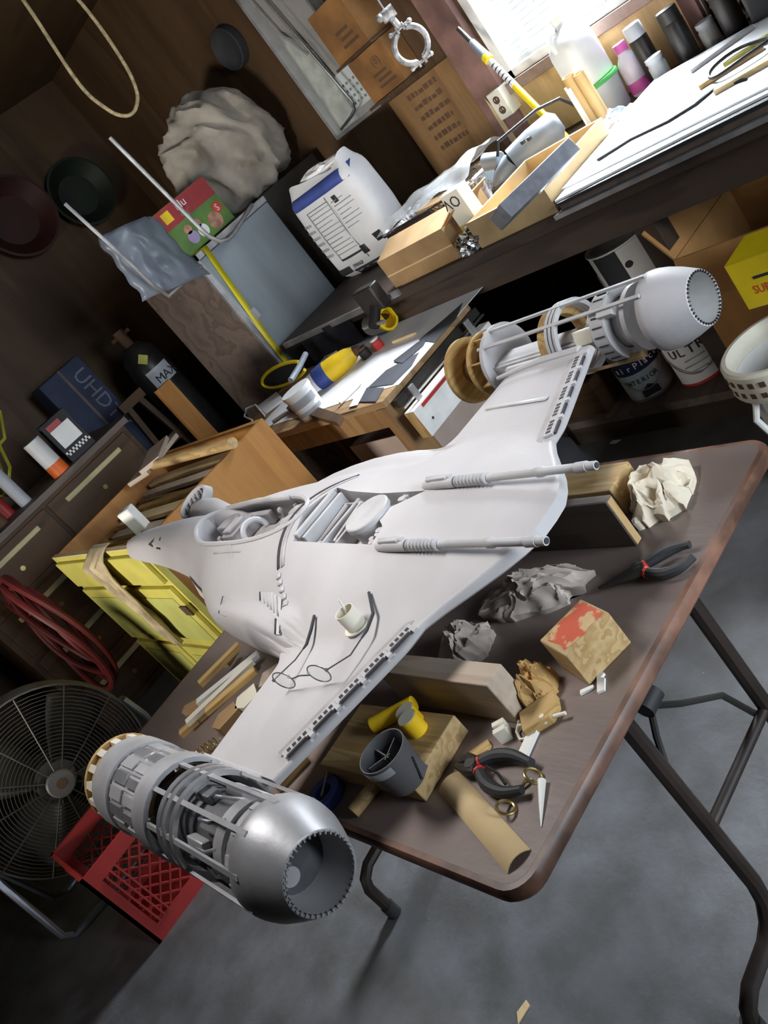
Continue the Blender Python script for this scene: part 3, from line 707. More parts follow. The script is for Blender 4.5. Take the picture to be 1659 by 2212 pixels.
p = onz(1166, 1495, TZ); one('crumpled_brown_paper', crsheet((.036, .032), .052, 2), 'kraft', 'crumpled ball of brown kraft paper between the wood blocks', 'paper', loc=p, rz=.2, smooth=25)
p = onz(1165, 1290, TZ); o = one('crumpled_paper_bag', crsheet((.05, .10), .05, 5), 'grey_rag', 'long crumpled grey-brown paper shadowed under the tail of the model', 'paper', loc=p, rz=.35, smooth=25)
p = onz(1015, 1400, TZ); o = one('crumpled_rag', crsheet((.045, .05), .05, 9), 'grey_rag', 'dark crumpled rag in shadow under the wing root', 'rag', loc=p, rz=.9, smooth=25)
p = onz(1172, 1552, TZ)
one('wood_scrap', MB().prism([(-.03, -.018), (.012, -.024), (.028, -.010), (.034, .012), (.02, .02), (-.022, .02)], 0, .016), 'pine_x', 'half-round pine scrap in front of the crumpled brown paper', 'wood scrap', loc=p, rz=-.6, bevel=.002)
# cream block with a notch
p = onz(1095, 1590, TZ)
one('notched_block', MB().box((-.007, 0, .011), (.008, .018, .022)).box((.007, 0, .011), (.008, .018, .022)).box((0, 0, .008), (.008, .018, .012)), 'cream_plastic', 'small notched cream wood block near the corner of the pinkish block', 'wood block', loc=p, rz=.75)
p = onz(1035, 1628, TZ)
one('wood_chip', MB().prism([(-.020, -.004), (.014, -.012), (.021, -.004), (.021, .006), (-.016, .009)], 0, .006), 'pine_x', 'pale wedge-shaped wood chip above the diagonal cutters', 'wood chip', loc=p, rz=-.55)
# white flat stick, white rod with ball
a = onz(1166, 1562, TZ); b = onz(1132, 1638, TZ); d = (b - a)
one('plastic_strip', MB().box((d.length / 2, 0, .0035), (d.length, .014, .007)), 'white_plastic', 'white flat plastic strip lying across the table beside the cutters', 'plastic strip', loc=a, rz=math.atan2(d.y, d.x))
a = onz(1128, 1578, TZ); b = onz(1230, 1550, TZ); c = a.lerp(b, .55); r_ = thing('ball_rod', 'thin white rod with a ball joint and hooked wire', 'model part', c)
L_ = lambda q, z=.008: (q.x - c.x, q.y - c.y, z)
part('shaft', MB().tube([L_(a, .0095), L_(c, .0095), L_(b, .0095)], .0028, 8), 'cream_plastic', r_)
part('ball', MB().ball((0, 0, .0085), .0085), 'cream_plastic', r_)
part('hook', MB().tube([L_(onz(1130, 1565, TZ), .009), L_(onz(1120, 1585, TZ), .004), L_(onz(1126, 1600, TZ), .0025), L_(onz(1140, 1598, TZ), .003)], .0022, 6), 'cream_plastic', r_)
for (px, py, pol, ang, lab) in ((1300, 1475, [(-.018, -.005), (.004, -.006), (.006, -.001), (.012, -.006), (.018, -.003), (.016, .005), (-.018, .005)], .55, 'white notched plastic piece beside the red-painted block'), (1270, 1493, [(-.010, -.003), (.010, -.002), (.010, .003), (-.009, .004)], -.9, 'small white plastic pin below the red-painted block')):
    one('plastic_piece', MB().prism(pol, 0, .004), 'white_plastic', lab, 'plastic piece', loc=onz(px, py, TZ), rz=ang)
# needle-nose pliers
def W(px, py, z): q = onz(px, py, z); return q
def pliers(name, label, piv, jaws, h1, h2, ringcol, jw, grip_r, spring=None):
    c = onz(*piv, TZ); r = thing(name, label, 'pliers', c)
    lo = lambda px, py, z=.012: tuple(onz(px, py, TZ + z) - c)
    for (pts, w_) in jaws:
        P = [Vector(lo(*q)) for q in pts]; w2 = w_
        part('jaw', MB().tube(P, w2, 8), 'black_steel', r)
    pv = Vector(lo(*piv)); part('pivot', MB().cyl(pv + Vector((0, 0, -.01)), pv + Vector((0, 0, .009)), .0085, n=14), 'black_steel', r)
    for h in (h1, h2):
        P = [Vector(lo(*q)) for q in h]
        # smooth the handle curve
        Q = []
        for i in range(len(P) - 1):
            a_, b_, c_, d_ = P[max(i - 1, 0)], P[i], P[i + 1], P[min(i + 2, len(P) - 1)]
            for k in range(5):
                t = k / 5; Q.append(.5 * (2 * b_ + (c_ - a_) * t + (2 * a_ - 5 * b_ + 4 * c_ - d_) * t * t + (3 * b_ - a_ - 3 * c_ + d_) * t ** 3))
        Q.append(P[-1]); n = len(Q)
        hd = part('handle', MB().tube(Q, [grip_r * (.75 + .4 * math.sin(PI * min(1, i / n * 1.1 + .12))) for i in range(n)], 10), 'black_rubber', r)
        part('collar', MB().tube(Q[:2], grip_r * 1.12, 10), ringcol, hd)
    if spring: part('spring', MB().tube([lo(*q) for q in spring], .002, 6), 'black_steel', r)
    return r
pliers('needle_nose_pliers', 'long needle-nose pliers with black grips and a red collar', (1380, 1230), [([(1395, 1226), (1370, 1237), (1335, 1252), (1293, 1270)], [.010, .010, .006, .002]), ([(1395, 1232), (1370, 1242), (1335, 1256), (1296, 1272)], [.009, .009, .005, .002])],
       [(1392, 1222), (1430, 1198), (1462, 1183), (1490, 1176)], [(1395, 1236), (1430, 1240), (1468, 1227), (1498, 1203)], 'red_bright', .01, .0075)
pliers('diagonal_cutters', 'small diagonal cutters with dark grey curved grips beside the board end', (1022, 1655), [([(1032, 1648), (1012, 1640), (990, 1648)], [.009, .010, .004]), ([(1030, 1664), (1008, 1662), (986, 1655)], [.009, .009, .004])],
       [(1035, 1648), (1070, 1633), (1110, 1632), (1148, 1648)], [(1035, 1665), (1052, 1695), (1085, 1711), (1128, 1706)], 'red', .01, .0082, [(1050, 1655), (1075, 1670), (1092, 1694)])
# brass rings and pick
for px, py, z, tilt, lab in ((1163, 1680, .012, .9, 'brass ring standing against the white needle near the cutters'), (1101, 1745, .011, .6, 'brass ring lying beside the tan half tube')):
    o = one('brass_ring', MB().tube([(.0115 * math.cos(t), .0115 * math.sin(t), 0) for t in [i * PI / 12 for i in range(24)]], .0022, 8, closed=True), 'brass', lab, 'ring', loc=onz(px, py + 8, TZ) + Vector((0, 0, .0022 + .0115 * math.sin(tilt))), rot=(tilt, .2, .5))
p0_, p1_ = onz(1128, 1706, TZ), onz(1150, 1685, TZ)
one('brass_pin', MB().tube([p0_ + Vector((0, 0, .003)), p0_.lerp(p1_, .5) + Vector((0, 0, .006)), p1_ + Vector((0, 0, .003))], .0025, 6), 'brass', 'short bent brass pin between the cutter grip and ring', 'pin')
p0_, p1_ = onz(1176, 1692, TZ), onz(1170, 1787, TZ)
one('needle_cone', MB().tube([p0_ + Vector((0, 0, .006)), p0_.lerp(p1_, .5) + Vector((0, 0, .004)), p1_ + Vector((0, 0, .0012))], [.0055, .0033, .0006], 10), 'white_plastic', 'long white pointed cone lying near the table edge', 'model part')
# tan half tube
a = onz(972, 1690, TZ); b = onz(1122, 1862, TZ); d = b - a
ht = MB().lathe([(.026, 0), (.026, d.length), (.0245, d.length), (.0245, 0)], 16, None, closed=True, a0=PI * .24, a1=PI * .76)
mk('tan_card', (.62, .46, .25), rough=.8, var=.06, scale=8)
o = part('half_tube', ht, 'tan_card'); o.matrix_world = axm(a + Vector((0, 0, -.0160)), Vector((0, 0, 1)).cross(d.normalized()), (0, 0, 1)); tag(o, 'long tan split cardboard tube lying near the table corner', 'cardboard tube')
# dowel, blue roll, stick
a = onz(772, 1765, TZ); b = onz(820, 1705, TZ); dz = Vector((0, 0, .0105))
one('wood_dowel', MB().cyl(a + dz, b + dz, .0105, n=16), 'pine', 'short wooden dowel lying in front of the pine board', 'dowel', bevel=.001)
one('tape_roll', MB().lathe([(.016, 0), (.030, 0), (.030, .018), (.016, .018)], 28, closed=True), 'blue', 'dark blue tape roll in shadow behind the near engine pod', 'tape roll', loc=onz(712, 1725, TZ), bevel=.001)
one('steel_nail', MB().tube([(-.028, 0, .003), (.024, .004, .003)], .002, 6).cyl((.024, .004, .003), (.026, .004, .003), .005), 'chrome', 'steel nail resting on top of the blue tape roll', 'nail', loc=onz(708, 1690, TZ + .018) , rz=.5)
a = onz(612, 1695, TZ); b = onz(655, 1650, TZ); d = b - a
one('wood_stick', MB().box((0, 0, .012), (d.length * 1.5, .022, .024)), 'pine_x', 'pine stick lying under the near wing tip', 'wood stick', loc=a.lerp(b, .5), rz=math.atan2(d.y, d.x))
# things on the board
c = onz(884, 1683, BZ)
cp = thing('grey_cup', 'grey ribbed plastic cup with inner dividers standing on the pine board', 'cup', c)
mk('cup_grey', (.10, .10, .108), rough=.55, var=.08)
hC = .062
part('cup_wall', MB().lathe([(0, 0), (.0275, 0), (.029, .002), (.0365, hC), (.0350, hC), (.027, .004), (0, .004)], 32), 'cup_grey', cp)
for t in (.3, 1.4, 2.5): part('divider', MB().box((.012 * math.cos(t), .012 * math.sin(t), .028), (.036, .0015, .046), rz=t), 'cup_grey', cp)
tri = MB().prism([(-.011, 0), (.011, 0), (0, .034)], 0, .003); part('triangle_rib', tri, 'cup_grey', cp, M=axm(Vector((.012, -.0282, .006)), (1, .4, 0), (.06, -.12, 1)))
part('rim_tape', MB().lathe([(.0372, hC - .016), (.0378, hC - .014), (.0380, hC - .006), (.0372, hC - .004)], 20, a0=PI * .75, a1=PI * 1.35), 'clear', cp)
c = onz(905, 1578, BZ); fm = thing('foam_roller', 'yellow double cylinder of foam with pale ends on the board', 'foam', c)
for dx, dy, h in ((0, 0, .030), (.012, .020, .027)):
    q = part('foam_cylinder', MB().cyl((dx, dy, 0), (dx, dy, h), .0155, n=24), 'yellow', fm); part('pale_end', MB().cyl((dx, dy, h), (dx, dy, h + .0006), .0145, n=24), 'cream_plastic', q)
a = onz(815, 1578, BZ) + Vector((0, 0, .012)); b = onz(905, 1530, BZ) + Vector((0, 0, .012))
one('yellow_tube', MB().cyl(a, b, .012, n=20), 'yellow', 'yellow cylinder lying behind the grey cup on the board', 'tube', bevel=.001)
# pile of sticks at the back end of the table
rnd = random.Random(11)
stk = [((395, 1590), (520, 1480), .012, 'pine'), ((418, 1575), (560, 1440), .010, 'cream_plastic'), ((470, 1560), (575, 1470), .010, 'pine'), ((405, 1540), (480, 1500), .014, 'cardboard'), ((440, 1530), (570, 1425), .009, 'white_paint'), ((455, 1500), (540, 1415), .012, 'pine'), ((430, 1560), (445, 1545), .012, 'dull_metal'), ((520, 1420), (500, 1450), .016, 'cardboard')]
desc = ['thick pine stick at the front of the scrap pile', 'pale cream strip across the scrap pile', 'pine stick at the wing side of the scrap pile', 'brown card strip at the left of the scrap pile', 'long white painted strip on the scrap pile', 'pine stick at the back of the scrap pile', 'small shiny metal offcut in the scrap pile', 'wide brown card piece at the back of the scrap pile']
for i, (a, b, h, mt) in enumerate(stk):
    a = onz(*a, TZ); b = onz(*b, TZ); d = b - a; z = (i % 3) * .014
    one('scrap_stick', MB().box((0, 0, h / 2), (d.length, .018 + .006 * rnd.random(), h)), mt if mt != 'pine' else 'pine_x', desc[i] + ' by the near wing', 'wood scrap', loc=a.lerp(b, .5) + Vector((0, 0, z)), rz=math.atan2(d.y, d.x), group='scraps piled on the folding table')
for i, (px, py) in enumerate(((500, 1560), (545, 1520), (600, 1470))):
    one('scrap_chunk', MB().prism([(-.03, -.02), (.02, -.03), (.035, .01), (0, .03), (-.03, .015)], 0, .02), ('cardboard', 'cream_plastic', 'pale_block')[i], ('brown offcut', 'cream offcut', 'pale offcut')[i] + ' lying beside the leading edge of the near wing', 'wood scrap', loc=onz(px, py, TZ), rz=i * 1.3)
c = onz(455, 1625, TZ)
one('brass_spring', MB().tube([(-.03 + .06 * i / 90, .010 * math.cos(i * .42), .0115 + .010 * math.sin(i * .42)) for i in range(91)], .0015, 5), 'brass', 'brass coil spring lying behind the near engine pod', 'spring', loc=c, rz=-.7)
# ---- things lying on the wing
def onhull(px, py):
    z = .89
    for _ in range(15):
        p = onz(px, py, z); z = .5 * z + .5 * hull_pt(p.x - XC, p.y, True)
    p = onz(px, py, z); p.z = z; return p
c = onhull(772, 1352); cu = thing('flanged_cup', 'small cream plastic cup with a flange standing on the wing', 'model part', c + Vector((0, 0, -.0005)))
part('flange', MB().lathe([(0, 0), (.0225, 0), (.0225, .0025), (.0165, .0025)], 28), 'cream_plastic', cu)
part('cup_wall', MB().lathe([(.0165, .002), (.0165, .034), (.0152, .034), (.0152, .004), (0, .004)], 28), 'cream_plastic', cu)
part('stirring_stick', MB().tube([(-.008, .0, .006), (.006, .006, .030), (.010, .008, .048)], .0016, 6), 'white_plastic', cu)
L1, L2 = onz(613, 1470, .912), onz(689, 1455, .914); g = thing('eyeglasses', 'thin metal round-lens eyeglasses with dark temples lying open on the wing', 'eyeglasses', onhull(655, 1480))
c = g.location; u = (L2 - L1).normalized(); v = (Vector((0, 0, 1)) * .62 - Vector((.2, -.9, 0)) * -.75); v = (v - u * v.dot(u)).normalized()
mk('gunmetal', (.16, .155, .15), rough=.35, metal=.8, var=.1)
for Lc in (L1, L2):
    fr = part('lens_rim', MB().tube([Lc - c + (u * math.cos(t) + v * .88 * math.sin(t)) * .0205 for t in [i * PI / 16 for i in range(32)]], .0010, 6, closed=True), 'gunmetal', g)
    part('lens', MB().add([Lc - c + (u * math.cos(t) + v * .88 * math.sin(t)) * .0202 for t in [i * PI / 12 for i in range(24)]], [tuple(range(24))]), 'glass', fr, solid=.001)
    part('nose_pad', MB().ball(Lc - c + (u * (.019 if Lc is L1 else -.019)) + v * .006, (.003, .003, .004), 8), 'clear', g)
mid = (L1 + L2) / 2 - c
part('bridge', MB().tube([L1 - c + u * .0205, mid + v * .003 - u * .003, mid + v * .003 + u * .003, L2 - c - u * .0205], .0011, 6), 'gunmetal', g)
for Lc, sgn, ptsx in ((L1, -1, [(638, 1425), (662, 1392), (672, 1360), (679, 1330)]), (L2, 1, [(757, 1415), (792, 1362), (806, 1325), (797, 1280)])):
    h0 = Lc + u * sgn * .0225 + v * .004; P = [h0 - c]
    for k, q in enumerate(ptsx):
        s_ = onhull(*q); hgt = .017 * (1 - (k + 1) / 4) + .003
        s_ = onz(*q, s_.z + hgt); P.append(s_ - c)
    tm = part('temple', MB().tube(P[:3], .0012, 6), 'gunmetal', g)
    part('temple_sleeve', MB().tube([P[1].lerp(P[2], .7)] + P[2:], [.0016, .0026, .0028, .0026], 8), 'black_rubber', tm)
    part('hinge', MB().box(tuple(Lc + u * sgn * .0215 + v * .004 - c), (.004, .004, .004)), 'gunmetal', g)
# ---------------------------------------------------------------- workbench along the right wall
BT = .85
def stand(b, t, z0):
    B = onz(*b, z0); d = ray(*t); k = math.hypot(B.x, B.y) / math.hypot(d.x, d.y); return B, CAM.z + d.z * k - z0
wb = thing('workbench', 'long dark wooden workbench along the window wall with a lower shelf', 'workbench', (2.6, 1.9, 0))
lb = lambda a, b: MB().span((a[0] - 2.6, a[1] - 1.9, a[2]), (b[0] - 2.6, b[1] - 1.9, b[2]))
part('worktop', lb((2.1, .1, BT - .045), (3.045, 3.56, BT)), 'dark_wood', wb, bevel=.004)
part('apron', lb((2.13, .1, BT - .15), (2.17, 3.5, BT - .046)), 'dark_wood', wb)
part('lower_shelf', lb((2.12, .1, .07), (3.0, 3.5, .10)), 'grey_board', wb)
part('kick_board', lb((2.12, .1, 0), (2.15, 3.5, .07)), 'dark_wood', wb)
for y in (.3, 1.62, 3.42):
    for x in (2.18, 2.98): part('leg', lb((x - .035, y - .035, .10), (x + .035, y + .035, BT - .046)), 'dark_wood', wb)
part('edge_strip', MB().span((2.085 - 2.6, 2.62 - 1.9, BT - .02), (2.099 - 2.6, 3.5 - 1.9, BT + .004)), 'dull_metal', wb)
part('edge_strip', MB().span((2.085 - 2.6, .5 - 1.9, BT - .012), (2.099 - 2.6, 1.82 - 1.9, BT + .002)), 'dull_metal', wb)
# plaster sack
mk('sack_white', (.66, .67, .70), rough=.6, var=.05, scale=6, bump=.25, bscale=14)
mk('print_grey', (.33, .34, .37), rough=.8, var=.1)
SX, SY0, SY1, SH = 2.56, 3.03, 3.53, .465
sk = thing('plaster_sack', 'large white printed plaster sack with a rolled blue top on the workbench end', 'sack', (SX, (SY0 + SY1) / 2, BT))
def sackf(u, v):
    t = u * 2 * PI; ct, st = math.cos(t), math.sin(t); e = .55
    hx_, hy_ = .11, .25
    bul = 1 - .05 * abs(v - .45) * 2
    pinch = 1 - .35 * sm((v - .88) / .12)
    x = math.copysign(abs(ct) ** e, ct) * hx_ * bul * pinch * (1.0 - .3 * sm((.06 - v) / .06)); y = math.copysign(abs(st) ** e, st) * hy_ * bul * (1 - .12 * sm((v - .8) / .2)) * (1.0 - .08 * sm((.06 - v) / .06))
    w_ = .010 * noise.noise(Vector((x * 9, y * 9, v * 4)))
    return (x + .10 + w_, y + w_, v * SH + (.02 * math.sin(t * 3) if v > .95 else 0))
body = part('bag', MB().grid(sackf, 48, 24), 'sack_white', sk, smooth=80)
part('bag_bottom', MB().prism([(sackf(i / 24, 0)[0], sackf(i / 24, 0)[1]) for i in range(24)], 0, .002), 'sack_white', sk)
def sackface(u, v, off=.0035):   # u along -Y (left to right in view), v up
    best = None; yy = .25 - u * .50
    lo_, hi_ = .25, .75
    # front side is cos(t) < 0
    for i in range(61):
        t = lo_ + (hi_ - lo_) * i / 60; p_ = sackf(t, v)
        if best is None or abs(p_[1] - yy) < abs(best[1] - yy): best = p_
    return Vector((best[0] - off, yy, best[2]))
def patch(name, u0, u1, v0, v1, mat, n=10, mv=3, off=.0035):
    mb = MB().grid(lambda a, b: tuple(sackface(u0 + (u1 - u0) * a, v0 + (v1 - v0) * b, off)), n, mv); return part(name, mb, mat, sk, solid=.001)
patch('blue_band', .02, .97, .82, .93, 'blue', 14, 2)
patch('dark_band', .04, .30, .06, .13, 'ink', 5, 1, .004); patch('dark_band', .33, .93, .0, .07, 'ink', 8, 1, .004)
for k in range(11): patch('print_line', .30, .30 + (.22 if k in (3, 7) else .30), .72 - k * .045, .728 - k * .045, 'print_grey', 3, 1)
for k in range(7): patch('print_line', .66, .66 + (.22 if k % 3 else .15), .72 - k * .045, .728 - k * .045, 'print_grey', 3, 1)
for k in range(6): patch('print_block', .05, .22, .64 - k * .07, .665 - k * .07, 'print_grey', 3, 1)
for (u0, v0) in ((.60, .16), (.84, .20)):
    for k in range(7): patch('barcode_bar', u0 + k * .012, u0 + .007 + k * .012, v0, v0 + .09, 'ink', 1, 1)
for (u0, u1, v0, v1) in ((.28, .60, .20, .22), (.28, .285, .2, .76), (.62, .625, .12, .8), (.28, .62, .755, .76)): patch('print_frame', u0, u1, v0, v1, 'ink', 4, 2)
patch('print_logo', .70, .75, .70, .77, 'ink', 2, 1)
Ms = axm(sackface(.36, .026, .0062), (0, -1, 0), (0, 0, 1))
text('35603 800 424 5200', Ms, .030, 'white_paper', sk, 'sack_lettering', sx=.8)
text('SPRINGF', axm(sackface(.36, .09, .0062), (0, -1, 0), (0, 0, 1)), .024, 'ink', sk, 'sack_lettering', sx=.9)
part('torn_top', crumple((.05, .15, .03), 3, 3, .4, 2), 'white_paper', sk, M=Matrix.Translation((.10, 0, SH - .04)), smooth=0)
# cardboard box beside the sack
def opencarton(name, label, c, rz, L, D, H, t, mat, flaps=(), z=BT):
    """open carton; local x along front, y depth"""
    r = thing(name, label, 'box', c, rz)
    part('front_panel', MB().span((0, 0, 0), (L, t, H)), mat, r); part('back_panel', MB().span((0, D - t, 0), (L, D, H)), mat, r)
    part('side_panel', MB().span((0, t, 0), (t, D - t, H)), mat, r); part('side_panel', MB().span((L - t, t, 0), (L, D - t, H)), mat, r)
    part('bottom_panel', MB().span((t, t, 0), (L - t, D - t, t)), mat, r)
    for (p0, p1, dirv, ln) in flaps:
        a = Vector(p0); b = Vector(p1); d = Vector(dirv).normalized() * ln
        part('flap', MB().quadslab([a, b, b + d, a + d], t), mat, r)
    return r
# local x -> -Y in the world (rz=-pi/2), local y -> +X
bx1 = opencarton('cardboard_carton', 'small brown cardboard carton at the bench edge in front of the sack', (2.125, 2.66, BT), -PI / 2, .38, .26, .115, .004, 'cardboard', [((0, .0, .115), (.38, .0, .115), (0, .9, .25), .12), ((.38, .02, .115), (.38, .24, .115), (.6, 0, .3), .07)])
part('box_tape', MB().span((.0, -.001, .05), (.38, 0, .056)), 'tan_card', bx1)
# foil roasting pan on that carton, under a clear plastic sheet
pn = thing('foil_pan', 'ribbed aluminium foil roasting pan full of card scraps on the bench', 'pan', (2.60, 2.70, BT), .10)
def panf(u, v):
    t = u * 2 * PI; ct, st = math.cos(t), math.sin(t); e = .45; fl = 1 + .22 * v
    rib = 1 + .016 * math.sin(u * 130)
    return (math.copysign(abs(ct) ** e, ct) * .12 * fl * rib, math.copysign(abs(st) ** e, st) * .24 * (1 + .12 * v) * rib, .02 + v * .10)
part('pan_wall', MB().grid(panf, 260, 3), 'foil', pn, smooth=60)
part('pan_rim', MB().tube([Vector(panf(i / 60, 1)) for i in range(60)], .010, 6, closed=True), 'foil', pn)
part('pan_bottom', MB().box((0, 0, .018), (.22, .44, .036)), 'foil', pn)
part('card_scrap', MB().box((.01, .02, .085), (.18, .40, .012), rz=.1), 'tan_card', pn); part('card_scrap', MB().box((-.02, -.05, .11), (.12, .26, .01), rotm(.12, .1, 0), rz=.3), 'cardboard', pn); part('card_scrap', MB().box((.03, .1, .115), (.10, .2, .008), rotm(-.1, .15, 0), rz=-.4), 'tan_card', pn)
psh = one('plastic_sheet', MB().grid(lambda u, v: ((u - .5) * .30 + .03 * noise.noise(Vector((u * 3, v * 3, 1))), (v - .5) * .56, .155 + .045 * math.sin(u * PI) * (1 - .4 * v) + .025 * noise.noise(Vector((u * 4, v * 5, 2))) - .02 * v), 16, 22), 'clear', 'clear plastic sheet draped over the foil pan', 'plastic sheet', loc=(2.60, 2.68, BT), rz=.10, smooth=80)
# small white and yellow box
mk('box_cream', (.80, .77, .66), rough=.6, var=.03); mk('box_olive', (.52, .44, .15), rough=.6, var=.06)
wbx = thing('grocery_box', 'white and olive printed box with a barcode between the carton and the tray', 'box', (2.16, 2.245, BT), -PI / 2)
part('box_body', MB().box((.045, .03, .10), (.085, .055, .20)), 'box_cream', wbx, bevel=.001)
part('olive_print', MB().span((.004, .0015, .03), (.086, .002, .085)), 'box_olive', wbx)
lblp = part('barcode_label', MB().span((.02, .0005, .04), (.066, .0012, .078)), 'white_paper', wbx)
for k in range(8): part('barcode_bar', MB().span((.026 + k * .0042, 0, .046), (.028 + k * .0042, .0003, .072)), 'ink', lblp)
text('OV', axm(Vector((.074, .0018, .185)), (-1, 0, 0), (0, 0, -1)), .055, 'ink', wbx, 'box_lettering')
one('crumpled_foil', crumple((.035, .045, .032), 4, 3, .5, 3), 'foil', 'crumpled aluminium foil at the bench edge below the printed box', 'foil', loc=(2.122, 2.205, BT), smooth=0)
# wooden tray with grey slab
mk('tray_wood', (.42, .30, .15), rough=.7, var=.12, scale=8)
tr_ = opencarton('wooden_tray', 'open plain wooden tray at the bench edge holding a grey slab', (2.115, 2.165, BT), -PI / 2, .345, .40, .095, .012, 'tray_wood')
sb = one('stone_slab', MB().box((0, 0, 0), (.32, .085, .05)), 'grey_slab', 'smooth grey stone slab leaning across the wooden tray', 'slab', bevel=.003)
a = onz(1100, 440, .985); b = onz(1190, 352, .985); d = (b - a).normalized(); sb.matrix_world = axm((a + b) / 2 + Vector((.015, 0, -.012)), d, Vector((0, 0, 1)).cross(d) + Vector((0, 0, -.35)))
sb.scale = (1, 1, 1)
one('curved_strip', MB().tube([onz(1185, 372, .95), onz(1180, 395, .955), onz(1165, 415, .952)], .006, 6), 'white_plastic', 'curved white plastic strip standing inside the wooden tray', 'strip')
# power tool
pt = thing('angle_grinder', 'grey electric power tool with black cord behind the wooden tray', 'power tool', (2.58, 2.17, BT))
q0, q1 = Vector((.10, -.06, .115)), Vector((-.02, .08, .10))
part('motor_housing', MB().tube([q0 + (q0 - q1) * .1, q0, q0.lerp(q1, .5), q1], [.03, .052, .056, .05], 20), 'tool_grey', pt, smooth=60)
part('gear_head', MB().tube([q1, q1 + Vector((-.03, .045, -.02)), q1 + Vector((-.05, .07, -.045))], [.042, .040, .03], 16), 'tool_grey', pt)
part('side_knob', MB().cyl(q1 + Vector((0, .04, .03)), q1 + Vector((0, .11, .05)), .028, .032), 'tool_grey', pt, bevel=.003)
part('base_plate', MB().box((.0, .06, .012), (.16, .20, .024)), 'black_steel', pt)
part('cooling_vent', MB().box((-.03, -.01, .145), (.012, .014, .012)).box((-.022, -.034, .143), (.012, .014, .012)), 'groove_dark', pt)
part('disc_guard', MB().cyl(q1 + Vector((-.05, .05, -.06)), q1 + Vector((-.05, .05, -.03)), .055, .045, n=20), 'black_steel', pt)
part('power_cord', MB().tube([q1 + Vector((-.03, .02, .05)), q1 + Vector((-.01, -.0, .09)), q0 + Vector((-.02, .02, .08)), q0 + Vector((.05, -.03, .06)), q0 + Vector((.10, -.06, -.03)), q0 + Vector((.16, -.06, -.105))], .006, 8), 'black_rubber', pt)
one('checked_cloth', crsheet((.09, .10), .07, 13), 'cloth_blue' if 'cloth_blue' in MAT else mk('cloth_blue', (.50, .55, .66), rough=.9, var=.3, scale=40) and 'cloth_blue', 'crumpled blue and white cloth beside the grey power tool', 'cloth', loc=(2.64, 1.88, BT), smooth=25)
one('plastic_bag', crsheet((.08, .08), .10, 17), 'bag_pale' if 'bag_pale' in MAT else mk('bag_pale', (.60, .70, .70), rough=.4, var=.1) and 'bag_pale', 'pale greenish plastic bag behind the foil pan and power tool', 'bag', loc=(2.83, 2.42, BT), smooth=40)
# standing tubes
for nm, b, t, r, mt, lab, hol in (('pvc_pipe', (1292, 292), (1222, 195), .017, 'white_plastic', 'white plastic pipe standing upright beside the tan tubes', 1), ('card_tube', (1300, 286), (1228, 163), .022, 'tan_tube', 'front tan cardboard tube standing beside the white pipe', 1), ('card_tube', (1318, 275), (1258, 150), .022, 'tan_tube', 'tan cardboard tube standing behind, beside the clear tub', 1)):
    if mt not in MAT: mk('tan_tube', (.50, .33, .13), rough=.7, var=.05)
    B, h = stand(b, t, BT)
    one(nm, MB().lathe([(0, 0), (r, 0), (r, h), (r * .88, h), (r * .88, .01), (0, .01)], 22), mt, lab, 'tube', loc=B)
B, h = stand((1306, 289), (1243, 172), BT)
one('white_rod', MB().cyl((0, -.012, 0), (0, -.012, h), .004, n=8), 'white_plastic', 'thin white rod standing between the two tan tubes', 'rod', loc=B + Vector((-.03, .03, 0)))
# tub and jug
B, h = stand((1325, 240), (1292, 180), BT); B.x = 2.93
tu = thing('clear_tub', 'round clear plastic tub with a green lid under the white jug', 'tub', B)
part('tub_wall', MB().lathe([(0, 0), (.080, 0), (.088, .115), (.086, .115), (.078, .003)], 30), 'milky_clear' if 'milky_clear' in MAT else mk('milky_clear', (.62, .66, .66), rough=.3, alpha=.8, var=.05) and 'milky_clear', tu)
part('lid', MB().lathe([(0, .128), (.09, .128), (.092, .124), (.092, .114), (.086, .114)], 30), 'green', tu)
jg = thing('plastic_jug', 'white translucent gallon jug standing on the green tub lid', 'jug', (B.x, B.y, BT + .128), -.3)
def rr(r, z, n=32, e=.6):
    return [(math.copysign(abs(math.cos(2 * PI * i / n)) ** e, math.cos(2 * PI * i / n)) * r, math.copysign(abs(math.sin(2 * PI * i / n)) ** e, math.sin(2 * PI * i / n)) * r, z) for i in range(n)]
jm = MB(); rows = [rr(.0, 0), rr(.068, 0), rr(.073, .006), rr(.073, .14), rr(.070, .165), rr(.058, .19, e=.8), rr(.035, .21, e=1), rr(.020, .222, e=1), rr(.019, .24, e=1), rr(.0, .24)]
jm.v = [p for r in rows for p in r]
for i in range(len(rows) - 1): jm.f += [(i * 32 + j, i * 32 + (j + 1) % 32, (i + 1) * 32 + (j + 1) % 32, (i + 1) * 32 + j) for j in range(32)]
part('jug_body', jm, 'milky_plastic', jg, smooth=60)
part('cap', MB().cyl((0, 0, .232), (0, 0, .255), .022, n=20), 'white_plastic', jg)
part('handle', MB().tube([(-.025, 0, .205), (-.055, 0, .215), (-.07, 0, .195), (-.066, 0, .16)], .011, 10), 'milky_plastic', jg)
